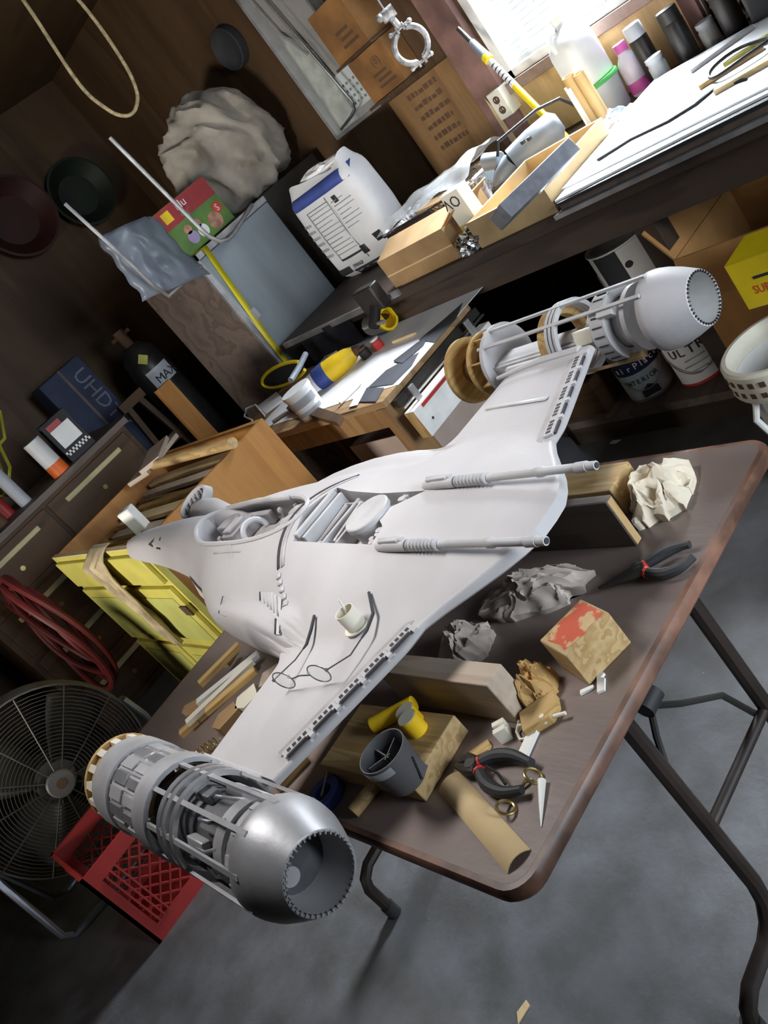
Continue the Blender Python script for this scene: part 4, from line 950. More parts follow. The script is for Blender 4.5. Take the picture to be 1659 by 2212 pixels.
# bottles
B, h = stand((1400, 178), (1370, 90), BT); B.x = 2.99; B.y = 1.96
bo = thing('cleaner_bottle', 'round white bottle with a pink label behind the black spray can', 'bottle', B)
part('bottle_body', MB().lathe([(0, 0), (.038, 0), (.041, .006), (.041, .10), (.036, .125), (.022, .145), (.02, .16), (0, .16)], 26), 'milky_pink' if 'milky_pink' in MAT else mk('milky_pink', (.72, .66, .76), rough=.35, var=.04) and 'milky_pink', bo)
part('label', MB().lathe([(.0415, .01), (.0418, .01), (.0418, .05), (.0415, .05)], 26), 'pink', bo); part('cap', MB().cyl((0, 0, .155), (0, 0, .185), .023, n=18), 'pink', bo)
def spray(name, label, loc, h, r, capm, lines=False):
    s_ = thing(name, label, 'spray can', loc)
    part('can', MB().lathe([(0, 0), (r * .95, 0), (r, .006), (r, h * .76), (r * .92, h * .79), (0, h * .79)], 24), 'black_steel' if not lines else 'ink', s_)
    part('base_rim', MB().lathe([(r * 1.02, 0), (r * 1.03, .004), (r * 1.02, .009), (r * .99, .009), (r * .99, 0)], 24, closed=True), 'dull_metal', s_)
    part('cap', MB().lathe([(r * .96, h * .785), (r * .96, h * .985), (r * .9, h), (0, h)], 24), capm, s_); return s_
mk('cap_grey', (.45, .47, .50), rough=.5, var=.04)
spray('spray_can', 'black spray can with a grey cap beside the pink bottle', (2.985, 1.885, BT), .215, .033, 'cap_grey')
spray('spray_can', 'black spray can with a black cap beside the wooden post', (2.97, 1.745, BT), .20, .036, 'black_steel')
spray('spray_can', 'tall black spray can at the mesh panel near the frame corner', (2.95, 1.56, BT), .25, .036, 'black_steel')
for k, (y, x, lab) in enumerate(((1.83, 2.92, 'small glass jar between the two black spray cans'), (1.67, 3.0, 'pale glass jar beside the mesh panel'))):
    j = thing('glass_jar', lab, 'jar', (x, y, BT)); part('jar_wall', MB().lathe([(0, 0), (.03, 0), (.03, .07), (.027, .075), (.027, .09), (.025, .09), (.025, .01), (0, .01)], 20), 'milky_clear', j); part('jar_lid', MB().cyl((0, 0, .085), (0, 0, .1), .03, n=20), 'cap_grey', j)
# white posterboard sheets and boards
for k, (x0, x1, y0, y1, z, t, rz, mt, lab) in enumerate(((2.11, 2.72, .75, 1.80, BT, .018, .0, 'grey_board', 'thick brown board at the bottom of the stack on the bench'), (2.105, 2.74, .72, 1.80, BT + .0185, .010, .015, 'foam_black', 'black-edged foam board below the white sheets'), (2.13, 2.80, .80, 1.82, BT + .029, .006, .035, 'white_paper', 'lower white posterboard sheet on the bench stack'), (2.17, 2.86, .84, 1.84, BT + .0355, .005, -.02, 'white_paper', 'top white posterboard sheet glaring in the window light'))):
    if mt not in MAT: mk('foam_black', (.02, .02, .024), rough=.7)
    one('board_sheet', MB().box((0, 0, t / 2), (x1 - x0, y1 - y0, t)), mt, lab, 'board', loc=((x0 + x1) / 2, (y0 + y1) / 2, z), rz=rz, group='boards stacked on the bench')
tz = BT + .041
a = [onz(*q, tz + .003) for q in ((1290, 345), (1360, 300), (1440, 262), (1500, 225), (1535, 195), (1610, 170))]
one('black_strap', MB().add([v for p in a for v in (p + Vector((-.012, -.012, 0)), p + Vector((.012, .012, 0)))], [(2 * i, 2 * i + 1, 2 * i + 3, 2 * i + 2) for i in range(5)]), 'foam_black', 'black strap snaking across the white sheets', 'strap', solid=.004)
for k, (px, py, ln, rz, mt, lab) in enumerate(((1580, 150, .18, 1.9, 'pine_x', 'pine paint stirrer on the white sheets near the frame edge'), (1640, 95, .2, 2.1, 'yellow_green', 'yellow-green handled brush on the white sheets'), (1560, 110, .2, 2.2, 'dull_metal', 'steel ruler on the white sheets'), (1640, 150, .24, 1.7, 'tan_card', 'tan card strip among the tools on the white sheets'))):
    one('loose_tool', MB().box((0, 0, .006), (ln, .02, .012)), mt, lab, 'tool', loc=onz(px, py, tz), rz=rz)
cb = onz(1600, 130, tz + .006); one('black_cable', MB().tube([cb + Vector((.07 * math.cos(t) * (1 + .1 * math.sin(3 * t)), .09 * math.sin(t), .004 * math.sin(2 * t) + .012)) for t in [i * .25 for i in range(26)]], .005, 6), 'black_rubber', 'loop of black cable on the white sheets', 'cable')
one('pink_board', MB().box((0, 0, .004), (.16, .28, .008)), 'stud_red', 'thin reddish board sticking out from under the board stack', 'board', loc=(2.17, 1.90 - .0, BT + .0), rz=.5) if False else None
# speaker and lath mesh panel
spk = thing('black_box_speaker', 'tall black box at the mesh panel in the top corner', 'box', (2.93, 1.36, BT)); part('cabinet', MB().box((0, 0, .22), (.16, .2, .44)), 'black_steel', spk, bevel=.004); part('grille', MB().box((-.082, 0, .23), (.006, .17, .38)), 'foam_black', spk)
lm = MB(); y0, y1, z0, z1 = 1.30, 1.685, .87, 1.45
n = 16
for k in range(-26, 27):
    for sgn in (1, -1):
        pts = []
        c0 = k * .034
        a_ = (y0 + y1) / 2 + c0
        # diagonal strands clipped to the panel
        t0, t1 = -.5, .5
        P = [(a_ + sgn * (z - (z0 + z1) / 2) * .55, z) for z in [z0 + (z1 - z0) * i / 20 for i in range(21)]]
        P = [p for p in P if y0 <= p[0] <= y1]
        if len(P) > 1: lm.tube([(WX - .02, P[0][0], P[0][1]), (WX - .02, P[-1][0], P[-1][1])], .0045, 4)
msh = one('mesh_panel', MB().span((WX - .028, y0 - .01, z0 - .02), (WX - .012, y0, z1)).span((WX - .028, y1, z0 - .02), (WX - .012, y1 + .008, z1)).span((WX - .028, y0, z0 - .02), (WX - .012, y1, z0 - .01)), 'lath', 'pale woven mesh panel on the wall beside the window post', 'mesh panel')
tag(part('mesh_strands', lm, 'lath', msh), kind='stuff')
# yellow telescoping pole
pa, pb = onx(990, 62, 3.03), onx(1196, 270, 2.86)
pole = thing('paint_pole', 'yellow telescoping pole with grey collar leaning beside the window', 'pole', pb)
v_ = pa - pb; pt_ = lambda t: v_ * t
part('pole_tube', MB().cyl(pt_(-.25), pt_(.40), .013, n=16), 'yellow_bright', pole); part('white_section', MB().cyl(pt_(.40), pt_(.66), .0135, n=16), 'white_paint', pole)
for k in range(6): part('print_stripe', MB().cyl(pt_(.43 + k * .035), pt_(.44 + k * .035), .0138, n=16), 'ink', pole)
part('yellow_collar', MB().cyl(pt_(.66), pt_(.71), .020, n=16), 'yellow_bright', pole, bevel=.003); part('grey_collar', MB().cyl(pt_(.71), pt_(.86), .019, .014, n=16), 'tool_grey', pole, bevel=.003); part('inner_pole', MB().cyl(pt_(.86), pt_(1.0), .010, n=14), 'chrome', pole)
# outlet box
q = onx(1084, 222, 3.04)
ob = thing('outlet_box', 'cream electrical outlet box on the wall below the window', 'outlet', (WX - .041, q.y, q.z))
part('box_body', MB().box((.0, 0, 0), (.075, .072, .115)), 'cream_plastic', ob, bevel=.003)
for dz in (-.022, .022):
    f_ = part('receptacle', MB().cyl((-.040, 0, dz), (-.037, 0, dz), .016, n=18), 'ink_brown', ob)
    for dy in (-.006, .006): part('slot', MB().box((-.0405, dy, dz + .003), (.002, .002, .008)), 'cream_plastic', f_)
part('cover_screw', MB().cyl((-.0395, 0, 0), (-.037, 0, 0), .003, n=8), 'dull_metal', ob)
# vise bracket under the bench edge, hanging denim
vs_ = thing('bench_vise', 'dark steel vise jaw bolted to the bench edge', 'vise', (2.07, 2.72, BT + .06))
part('jaw', MB().box((-.02, 0, -.03), (.05, .12, .10)), 'black_steel', vs_, bevel=.006); part('slide_bar', MB().cyl((.0, 0, -.04), (-.10, -.01, -.11), .022), 'black_steel', vs_); part('handle', MB().cyl((-.09, -.07, -.11), (-.09, .06, -.10), .008), 'dull_metal', vs_)
def hang(name, label, cat, mat, y0, y1, z0, z1, x, seed, amp=.03):
    f = lambda u, v: (x - .03 - amp * math.sin(u * 9 + seed) * (1 - v) * .6 - .02 * noise.noise(Vector((u * 4, v * 3, seed))), y0 + (y1 - y0) * u * (1 - .05 * v), z0 + (z1 - z0) * v)
    return one(name, MB().grid(f, 24, 12), mat, label, cat, solid=.006, smooth=70)
hang('denim_apron', 'dark denim cloth hanging from the bench edge near the metal cabinet', 'cloth', 'denim_dark', 2.98, 3.42, .38, BT - .005, 2.125, 3, .012)
# under the bench
def paintcan(name, label, loc, r, h, body, lid=True, bail=True, rz=0):
    c = thing(name, label, 'paint can', loc, rz)
    part('can_body', MB().lathe([(0, 0), (r, 0), (r * 1.01, .004), (r * .99, .008), (r * .99, h - .01), (r * 1.02, h - .006), (r * 1.02, h), (r * .9, h), (r * .88, h - .008), (0, h - .008)], 30), body, c)
    if bail: part('bail', MB().tube([(r * math.cos(t), -r * .15 - r * 1.0 * math.sin(t), h * .75 - .5 * h * math.sin(t)) for t in [PI * i / 12 for i in range(13)]], .002, 6), 'dull_metal', c)
    return c
def wraptext(s, c, r, z, size, mat, ang0, parent, dy=0):
    """letters set one by one round a can"""
    cur = 0
    for ch in s:
        a_ = ang0 + cur / r; cur += size * (.72 if ch not in 'Il ' else .4)
        text(ch, axm(Vector((r * math.sin(a_), -r * math.cos(a_), z)), (math.cos(a_), math.sin(a_), 0), (0, 0, 1)), size, mat, parent, 'letter', .0012)
def label_band(c, r, z0, z1, mat, a0=0, a1=2 * PI): return part('label_band', MB().lathe([(r, z0), (r + .0012, z0), (r + .0012, z1), (r, z1)], 30, a0=a0, a1=a1), mat, c)
mk('label_pale', (.52, .60, .62), rough=.6, var=.1, scale=20); mk('can_white', (.70, .70, .70), rough=.5, var=.06)
z0 = .10
c = paintcan('paint_can', 'blue and pale labelled interior paint can on the shelf under the bench', (2.24, 1.995, z0), .082, .19, 'dull_metal', rz=-.95)
l1 = label_band(c, .0822, .115, .17, 'navy'); l2 = label_band(c, .0822, .012, .115, 'label_pale')
wraptext('airPlace', None, .0842, .130, .034, 'white_paper', -1.0, l1); wraptext('INTERIOR', None, .0842, .075, .026, 'ink', -.9, l2)
part('house_print', MB().prism([(-.03, 0), (.03, 0), (.03, .025), (.0, .045), (-.03, .025)], 0, .001), 'ink', l2, M=axm(Vector((0, -.0845, .018)), (1, 0, 0), (0, 0, 1)))
c = paintcan('paint_can', 'white and red ultra paint can beside the interior paint can', (2.27, 1.80, z0), .082, .19, 'red', rz=-1.0)
l1 = label_band(c, .0822, .012, .178, 'can_white', a0=PI * 1.12, a1=PI * 1.85); wraptext('ULTRA', None, .0842, .120, .045, 'ink', -.85, l1)
for k, wd in enumerate((.06, .08, .05)): part('fine_print', MB().box((0, 0, 0), (wd, .004, .0012)), 'print_grey', l1, M=axm(Vector((0, -.0846, .10 - k * .022)), (1, 0, 0), (0, 0, 1)))
B = onz(1388, 640, z0)
c = paintcan('plaster_pail', 'white plastic pail with a dark drip at the back under the bench', (2.80, 2.24, z0), .135, .36, 'can_white', rz=-1); part('drip_stain', MB().lathe([(.1345, .22), (.136, .22), (.136, .355), (.1345, .355)], 10, a0=PI * 1.2, a1=PI * 1.45), 'ink', c); part('small_mark', MB().cyl((.0, -.136, .28), (0, -.138, .28), .014, n=12), 'ink', c)
c = paintcan('plaster_pail', 'white pail with a navy band behind the cardboard box under the bench', (2.76, 1.86, z0), .13, .40, 'can_white', rz=-1); label_band(c, .1295, .24, .36, 'navy')
for k, (px, py, L_, w_, mt, rz, lab, zz) in enumerate(((1240, 540, .45, .07, 'grey_board', 1.45, 'pale framed board under the bench', .34), (1270, 610, .36, .05, 'pine_x', 1.3, 'short pine stick lying under the bench', .24), (1210, 640, .3, .04, 'cabinet_wood', 1.5, 'brown stick at the back under the bench', .20))):
    q = onx(px, py, 2.62); one('stored_board', MB().box((0, 0, 0), (L_, w_, .03)), mt, lab, 'board', loc=(2.55 + .05 * k, q.y, .10 + .015 + .031 * k), rz=rz, group='boards stored under the bench')
bxw = opencarton('wooden_crate', 'low dark wooden crate on the shelf under the far engine pod', (2.14, 2.62, .10), -PI / 2, .48, .3, .14, .015, 'cabinet_wood')
# big carton, yellow box, basket at the right
ca = opencarton('moving_carton', 'large open brown cardboard carton under the bench at the right edge', (2.13, 1.58, .10), -PI / 2, .62, .40, .47, .006, 'cardboard_orange', [((0, .0, .47), (0, .42, .47), (-.35, 0, .8), .12), ((0, 0, .47), (.62, 0, .47), (0, -.35, -.9), .13)])
yb = thing('yellow_carton', 'bright yellow printed box at the right edge of the photo', 'box', (2.005, 1.11, .452), .0)
part('box_body', MB().box((0, 0, .07), (.14, .42, .14)), 'yellow_bright', yb, bevel=.002)
text('SURFTIC', axm(Vector((-.0705, .17, .04)), (0, -1, 0), (0, 0, 1)), .034, 'red_bright', yb, 'box_lettering', sx=.8); part('print_line', MB().box((-.0705, .13, .085), (.001, .05, .008)), 'ink', yb)
bb = one('black_storage_crate', MB().box((0, 0, .225), (.15, .32, .45)), 'black_rubber', 'black crate under the yellow box', 'crate', loc=(2.0, .90, 0), bevel=.01)
bk = thing('laundry_basket', 'white plastic basket with square holes in its rim at the right edge', 'basket', (1.865, 1.245, 0))
part('basket_wall', MB().lathe([(0, 0), (.105, 0), (.11, .006), (.135, .34), (.131, .34), (.106, .008), (0, .008)], 36), 'white_paint', bk)
part('basket_rim', MB().lathe([(.134, .305), (.150, .305), (.154, .315), (.152, .385), (.145, .392), (.134, .392)], 36, closed=True), 'cream_plastic', bk)
for rw in range(2):
    for k in range(30):
        t = 2 * PI * k / 30 + rw * .05; part('rim_hole', MB().box((0, 0, 0), (.016, .015, .003), axm(Vector((.1525 * math.cos(t), .1525 * math.sin(t), .332 + rw * .032)), (-math.sin(t), math.cos(t), 0), (0, 0, 1))), 'ink_brown', bk)
part('basket_handle', MB().tube([(-.13, .05, .30), (-.15, .06, .26), (-.15, .04, .20), (-.13, -.0, .18)], .009, 8), 'white_paint', bk)
one('green_cloth', crsheet((.14, .22), .07, 21), 'dark_green', 'dark green bundle on the shelf behind the large carton', 'cloth', loc=(2.75, 1.40, .10), smooth=40)
# ---------------------------------------------------------------- drawing table in front of the bench
pt_ = thing('plywood_table', 'rough plywood work table covered with paper in front of the bench', 'table', (1.81, 2.9, 0))
lo6 = lambda a, b: MB().span((a[0] - 1.81, a[1] - 2.9, a[2]), (b[0] - 1.81, b[1] - 2.9, b[2]))
wood('leg_wood', (.36, .21, .09), (.25, .13, .05), 2, ring=6)
wood('ply_edge', (.38, .24, .12), (.25, .15, .07), 1, ring=8)
part('tabletop', lo6((1.52, 2.30, .695), (2.045, 3.5, .72)), 'ply_edge', pt_, bevel=.002)
part('apron', lo6((1.56, 2.36, .60), (1.58, 3.46, .694)), 'leg_wood', pt_); part('apron', lo6((1.59, 2.34, .60), (2.01, 2.36, .694)), 'leg_wood', pt_)
for x in (1.565, 1.99):
    for y in (2.345, 3.44): part('leg', lo6((x - .045, y - .02, 0), (x + .045, y + .02, .694)), 'leg_wood', pt_)
part('drawer_slide', lo6((1.55, 2.285, .665), (2.05, 2.299, .694)), 'black_steel', pt_); part('drawer_slide', lo6((1.55, 2.27, .655), (2.05, 2.284, .662)), 'chrome', pt_)
# white plank on the table end
pk = thing('white_plank', 'white painted plank with a red streak clamped at the end of the plywood table', 'plank', (1.53, 2.215, .545)); part('plank', MB().span((0, 0, 0), (.47, .05, .105)), 'white_paint', pk, bevel=.002)
part('plank_end', MB().span((-.0012, 0.002, .002), (-.0002, .048, .103)), 'pine_z', pk); part('red_streak', MB().span((.04, -.0008, .088), (.24, -.0002, .1)), 'red', pk)
for dx, dz in ((.045, .04), (.33, .03)): part('bolt_hole', MB().cyl((dx, -.001, dz), (dx, .001, dz), .005, n=10), 'groove_dark', pk)
for hx_ in (.06, .40): part('hanger_bracket', MB().span((hx_, .02, .105), (hx_ + .02, .03, .16)), 'dull_metal', pk)
# papers
PZ = .7202
one('drawing_paper', MB().span((1.60, 2.285, 0), (2.13, 3.30, .0015)), 'white_paper', 'large sheet of white paper covering the plywood table', 'paper', loc=(0, 0, PZ))
def pxpoly(name, px, z, t, mat, label, cat):
    P = [onz(*q, z) for q in px]; c = sum(P, Vector()) / len(P)
    return one(name, MB().prism([(p.x - c.x, p.y - c.y) for p in P], 0, t), mat, label, cat, loc=c)
mk('card_black', (.055, .058, .07), rough=.7, var=.1)
pxpoly('black_card_template', [(795, 838), (835, 800), (905, 762), (890, 790), (850, 830)], PZ + .002, .002, 'card_black', 'dark grey card template near the corner of the plywood table', 'template')
pxpoly('black_card_template', [(765, 868), (790, 838), (830, 838), (812, 868)], PZ + .002, .002, 'card_black', 'small dark card template at the front edge of the plywood table', 'template')
pxpoly('black_card_template', [(905, 735), (960, 690), (1000, 655), (985, 690), (940, 740)], PZ + .002, .002, 'card_black', 'long dark card template along the right end of the plywood table', 'template')
pxpoly('black_card_template', [(850, 780), (900, 742), (925, 725), (915, 745), (870, 785)], PZ + .004, .002, 'card_black', 'narrow dark card template in the middle of the white paper', 'template')
pxpoly('curved_white_template', [(755, 880), (790, 815), (812, 795), (822, 770), (830, 775), (820, 800), (800, 822), (772, 875)], PZ + .004, .002, 'white_paper', 'curved white card template beside the glue bottle', 'template')
pxpoly('wood_strip', [(640, 870), (745, 905), (735, 922), (625, 890)], PZ, .02, 'cabinet_wood', 'flat brown wood strip at the front of the plywood table', 'wood strip')
a, b = onz(700, 842, PZ), onz(786, 778, PZ); d = (b - a).normalized(); R_ = .044
gl = thing('glue_bottle', 'yellow and blue plastic bottle lying on its side on the plywood table', 'bottle', a)
gl.matrix_world = axm(a + Vector((0, 0, R_ + .002)), Vector((0, 0, 1)).cross(d), (0, 0, 1))
part('bottle_body', MB().lathe([(0, .002), (.040, 0), (.044, .006), (.044, .055)], 28), 'blue', gl); part('bottle_front', MB().lathe([(.044, .055), (.044, .10), (.036, .16), (.024, .185), (0, .186)], 28), 'yellow', gl); part('bottle_base', MB().lathe([(0, -.001), (.037, -.001), (.037, .001)], 28), 'tan_card', gl); part('nozzle', MB().lathe([(.02, .186), (.018, .205), (.008, .215), (0, .215)], 18), 'ink_brown', gl)
B, h = stand((680, 892), (648, 825), PZ)
tb2 = thing('white_tub', 'white plastic tub with grey printed bands on the plywood table', 'tub', B); part('tub_body', MB().lathe([(0, 0), (.052, 0), (.058, .10), (.061, .10), (.061, .115), (.0, .115)], 28), 'can_white', tb2)
for z0, z1 in ((.02, .035), (.055, .085)): part('label_band', MB().lathe([(.0545 + z0 * .06, z0), (.0555 + z0 * .06, z0), (.0555 + z1 * .06, z1), (.0545 + z1 * .06, z1)], 20, a0=PI * .9, a1=PI * 1.6), 'print_grey', tb2)
sg = thing('stapler_tool', 'black tool with a yellow bow handle resting on the plywood table corner', 'tool', onz(600, 850, PZ))
o6 = Vector(sg.location); P6 = lambda px, py, z: onz(px, py, PZ + z + .05) - o6
ta, tb3 = P6(566, 826, .02), P6(655, 782, .02); Mt = axm((ta + tb3) / 2 + Vector((0, 0, -.01)), tb3 - ta, (0, 0, 1)); hl = (tb3 - ta).length / 2
part('tool_body', MB().ball((0, 0, 0), (hl * .95, .040, .022), 18, Mt), 'black_rubber', sg)
part('yellow_bow', MB().tube([Mt @ Vector((hl * math.cos(t), .045 * math.sin(t), .004)) for t in [.5 + i * .24 for i in range(23)]], .008, 8), 'yellow_bright', sg)
part('grip', MB().tube([P6(628, 822, .07), P6(645, 795, .075), P6(660, 765, .075)], .012, 8), 'tool_grey', sg)
a, b = onz(815, 722, PZ), onz(878, 700, PZ); d = (b - a).normalized()
cn = thing('clear_canister', 'grey plastic canister with a yellow ring lying on the white paper', 'canister', a); cn.matrix_world = axm(a + Vector((0, 0, .046)), Vector((0, 0, 1)).cross(d), (0, 0, 1))
part('canister_wall', MB().lathe([(0, 0), (.040, 0), (.043, .01), (.044, .13), (.041, .13), (.038, .01), (0, .01)], 26), 'cap_grey', cn); part('yellow_ring', MB().lathe([(.044, .12), (.046, .12), (.046, .138), (.036, .138), (.036, .12)], 26, closed=True), 'yellow_bright', cn); part('yellow_insert', MB().lathe([(0, .06), (.037, .06), (.037, .125)], 20), 'yellow', cn)
for nm, px, py, mt, lab in (('red_jar', 822, 752, 'red', 'small red jar between the canister and the glue bottle'), ('dark_jar', 795, 772, 'black_steel', 'small dark glossy jar beside the glue bottle cap')):
    r = thing(nm, lab, 'jar', onz(px, py, PZ)); part('jar_body', MB().lathe([(0, 0), (.02, 0), (.022, .004), (.022, .035), (.018, .04), (0, .04)], 18), mt, r); part('jar_lid', MB().cyl((0, 0, .038), (0, 0, .048), .019), 'cap_grey' if nm == 'red_jar' else 'ink_brown', r)
for (p, q, mt, lab, r_) in (((735, 872), (790, 818), 'white_plastic', 'white marker pen in front of the glue bottle', .007), ((690, 770), (725, 748), 'tool_grey', 'grey knife handle lying on the white paper', .007), ((590, 912), (622, 890), 'cap_grey', 'grey pen at the left end of the plywood table', .007), ((850, 740), (900, 720), 'tan_card', 'tan wooden stick beside the canister', .006)):
    a, b = onz(*p, PZ + r_), onz(*q, PZ + r_); one('pen', MB().tube([a, a.lerp(b, .85), b], [r_, r_, r_ * .3], 10), mt, lab, 'pen', loc=(0, 0, .002))
pxpoly('cream_disc', [(715 + 26 * math.cos(t), 752 + 16 * math.sin(t) - 20 * math.cos(t) * .6) for t in [i * PI / 10 for i in range(20)]], PZ + .002, .006, 'cream_plastic', 'oval cream plastic disc behind the glue bottle', 'disc')
one('white_cable_loop', MB().tube([onz(px, py, PZ + z) for px, py, z in ((545, 908, .006), (528, 900, .02), (532, 883, .04), (552, 875, .04), (572, 898, .006))], .005, 6), 'white_plastic', 'loop of white cable at the left end of the plywood table', 'cable')
pxpoly('paper_sheets', [(560, 880), (600, 850), (615, 865), (575, 895)], PZ + .002, .01, 'white_paper', 'small stack of paper at the far left of the plywood table', 'paper')
# under the plywood table
mk('carton_pink', (.42, .33, .28), rough=.85, var=.06)
opencarton('storage_carton', 'pale pinkish cardboard carton under the plywood table', (1.63, 2.42, 0), 0, .40, .42, .52, .005, 'carton_pink')
bkt = thing('black_bin', 'black plastic bin under the corner of the plywood table', 'bin', (1.47, 2.62, 0)); part('bin_wall', MB().lathe([(0, 0), (.10, 0), (.125, .30), (.132, .31), (.122, .31), (.098, .01), (0, .01)], 28), 'black_rubber', bkt)
q = Vector((1.30, 2.72, 0)); sp = thing('caulk_tube', 'orange caulk tube with a white label standing behind the wooden chest', 'tube', (1.47, 2.86, 0), rot=(.12, .0, 0)); part('tube_body', MB().cyl((0, 0, 0), (0, 0, .40), .028, n=18), 'orange', sp); part('label', MB().cyl((0, 0, .22), (0, 0, .30), .0285, n=18), 'white_paper', sp); part('tip', MB().cyl((0, 0, .40), (0, 0, .47), .012, .004), 'orange', sp)
bb2 = one('black_duffel', crumple((.20, .16, .20), 8, 3, .2, 1.2), 'black_rubber', 'black bag on the floor beside the plywood table leg', 'bag', loc=(1.62, 2.06, 0), smooth=60)
# ---------------------------------------------------------------- yellow chest with the open top
CX0, CX1, CY0, CY1, CZ1 = .735, 1.346, 2.67, 3.66, .88
ch = thing('yellow_chest', 'open chest with yellow painted drawer front and orange plywood side full of sticks', 'chest', (CX0, CY0, 0))
part('side_panel', MB().span((.02, 0, .0), (CX1 - CX0, .02, CZ1)), 'orange_ply', ch); part('side_panel', MB().span((.02, CY1 - CY0 - .02, .0), (CX1 - CX0, CY1 - CY0, CZ1)), 'orange_ply', ch)
part('back_panel', MB().span((CX1 - CX0 - .02, .021, 0), (CX1 - CX0, CY1 - CY0 - .021, CZ1)), 'orange_ply', ch)
part('tray_floor', MB().span((.021, .021, CZ1 - .11), (CX1 - CX0 - .021, CY1 - CY0 - .021, CZ1 - .09)), 'tan_card', ch)
part('front_panel', MB().span((0, 0, 0), (.0195, CY1 - CY0, CZ1)), 'yellow_paint', ch)
LY = CY1 - CY0
for z0, z1 in ((.735, .86), (.43, .715), (.10, .41)):
    for y0, y1 in ((.03, LY * .48), (LY * .52, LY - .03)):
        dw = part('drawer_front', MB().span((-.018, y0, z0), (-.0002, y1, z1)), 'yellow_paint', ch, bevel=.004)
        if z1 < .8: part('raised_panel', MB().span((-.022, y0 + .04, z0 + .04), (-.0182, y1 - .04, z1 - .04)), 'yellow_green', dw, bevel=.003)
part('corner_strip', MB().span((-.004, -.004, 0), (.018, -.0002, CZ1)), 'yellow_paint', ch)
part('catch_plate', MB().span((-.024, .02, .60), (-.0185, .075, .64)), 'ink_brown', ch)
part('rim_strip', MB().span((.0, .0, CZ1), (.02, LY, CZ1 + .004)), 'tan_card', ch)
rnd = random.Random(5)
tzc = CZ1 - .09
for k in range(13):
    ln = .5 + .38 * rnd.random(); x = .055 + .0415 * k; y = LY * .5 + .05 * (rnd.random() - .5); z = tzc + .0105 + rnd.random() * .0; a_ = PI / 2 + (rnd.random() - .5) * .03
    one('wood_stick', MB().box((0, 0, 0), (ln, .018 + .008 * rnd.random(), .02 + .0 * k)), ('pine_x', 'grey_board', 'pine_x', 'leg_wood')[k % 4], ['thin', 'broad', 'short', 'long', 'dark', 'split', 'bowed', 'rough', 'planed', 'pale', 'weathered', 'narrow', 'square-cut'][k] + ' wooden stick lying in the open yellow chest', 'wood stick', loc=(CX0 + x, CY0 + y, z), rz=a_, group='sticks in the yellow chest')
for k in range(6):
    one('wood_stick', MB().box((0, 0, 0), (.35 + .09 * k, .03 + .012 * (k % 3), .016)), ('pine_x', 'pale_block', 'tan_card')[k % 3], ('shortest', 'flat pale', 'tan', 'slanting pine', 'crooked pale', 'longest tan')[k] + ' stick on top of the pile in the yellow chest', 'wood stick', loc=(CX0 + .09 + .085 * k, CY0 + LY * (.42 + .05 * (k % 3)), tzc + .0295), rz=PI / 2 + (.09, .05, .07, .10, .06, .05)[k], group='sticks in the yellow chest')
a, b = ony(503, 957, 2.66), Vector((1.29, 3.40, CZ1 + .0)); a = Vector((1.14, 2.655, .925)); a = ony(503, 957, 2.655); one('round_dowel', MB().cyl(a, a + Vector((.03, .85, -.0)), .019, n=20), 'pine', 'thick round dowel resting on the rim of the yellow chest', 'dowel')
for k, (px, py, w_, l_, rz) in enumerate(((330, 985, .12, .30, .5), (300, 1000, .10, .28, .9))):
    q = onz(px, py, CZ1 + .02 + k * .02); one('wood_offcut', MB().box((0, 0, .01), (l_, w_, .018)), 'pale_block', ('pale offcut board on the back rim of the yellow chest', 'second pale offcut board across the back rim of the yellow chest')[k], 'wood board', loc=(CX1 - .06, min(q.y, 3.55) - k * .05, CZ1 + .001 + k * .02), rz=rz)
q = onz(285, 1118, CZ1); wc = thing('white_adapter', 'small white plastic adapter block on the rim of the yellow chest', 'adapter', (q.x, q.y, CZ1 - .09), .6); part('block', MB().box((0, 0, .065), (.045, .055, .13)), 'white_paint', wc, bevel=.005); part('slot', MB().box((0, .01, .1301), (.02, .004, .002)), 'groove_dark', wc)
P = [(205, 1195), (225, 1195), (250, 1230), (265, 1270), (290, 1310), (312, 1330), (300, 1360), (285, 1395), (262, 1350), (235, 1300), (215, 1250), (195, 1215)]
def clothf(u, v):
    y = CY0 + .05 + .40 * (1 - u) * (1 - .5 * v) + .06 * v; z = CZ1 + .012 - v * .42
    return (CX0 - .032 - .02 * math.sin(u * 11 + v * 3) * (.4 + v) - .015 * noise.noise(Vector((u * 5, v * 4, 1))) , y - CY0 + CY0 + .10 * v, z)
def clothf(u, v):
    yc = CY0 + .40 - .06 * v; w_ = .17 * (1 - .55 * v * v)
    x = CX0 - .035 - .02 * abs(math.sin(u * 8 + v * 2)) - .012 * noise.noise(Vector((u * 5, v * 5, 2)))
    if v < .12: x = CX0 + .03 - (v / .12) * .065
    return (x, yc + (u - .5) * w_ + .02 * noise.noise(Vector((u * 3, v * 6, 5))), CZ1 + .014 - max(0, v - .06) * .45)
one('tan_rag', MB().grid(clothf, 22, 24), 'rag_tan' if 'rag_tan' in MAT else mk('rag_tan', (.46, .37, .23), rough=.95, var=.2, scale=14) and 'rag_tan', 'crumpled tan rag draped over the front of the yellow chest', 'rag', solid=.004, smooth=70)
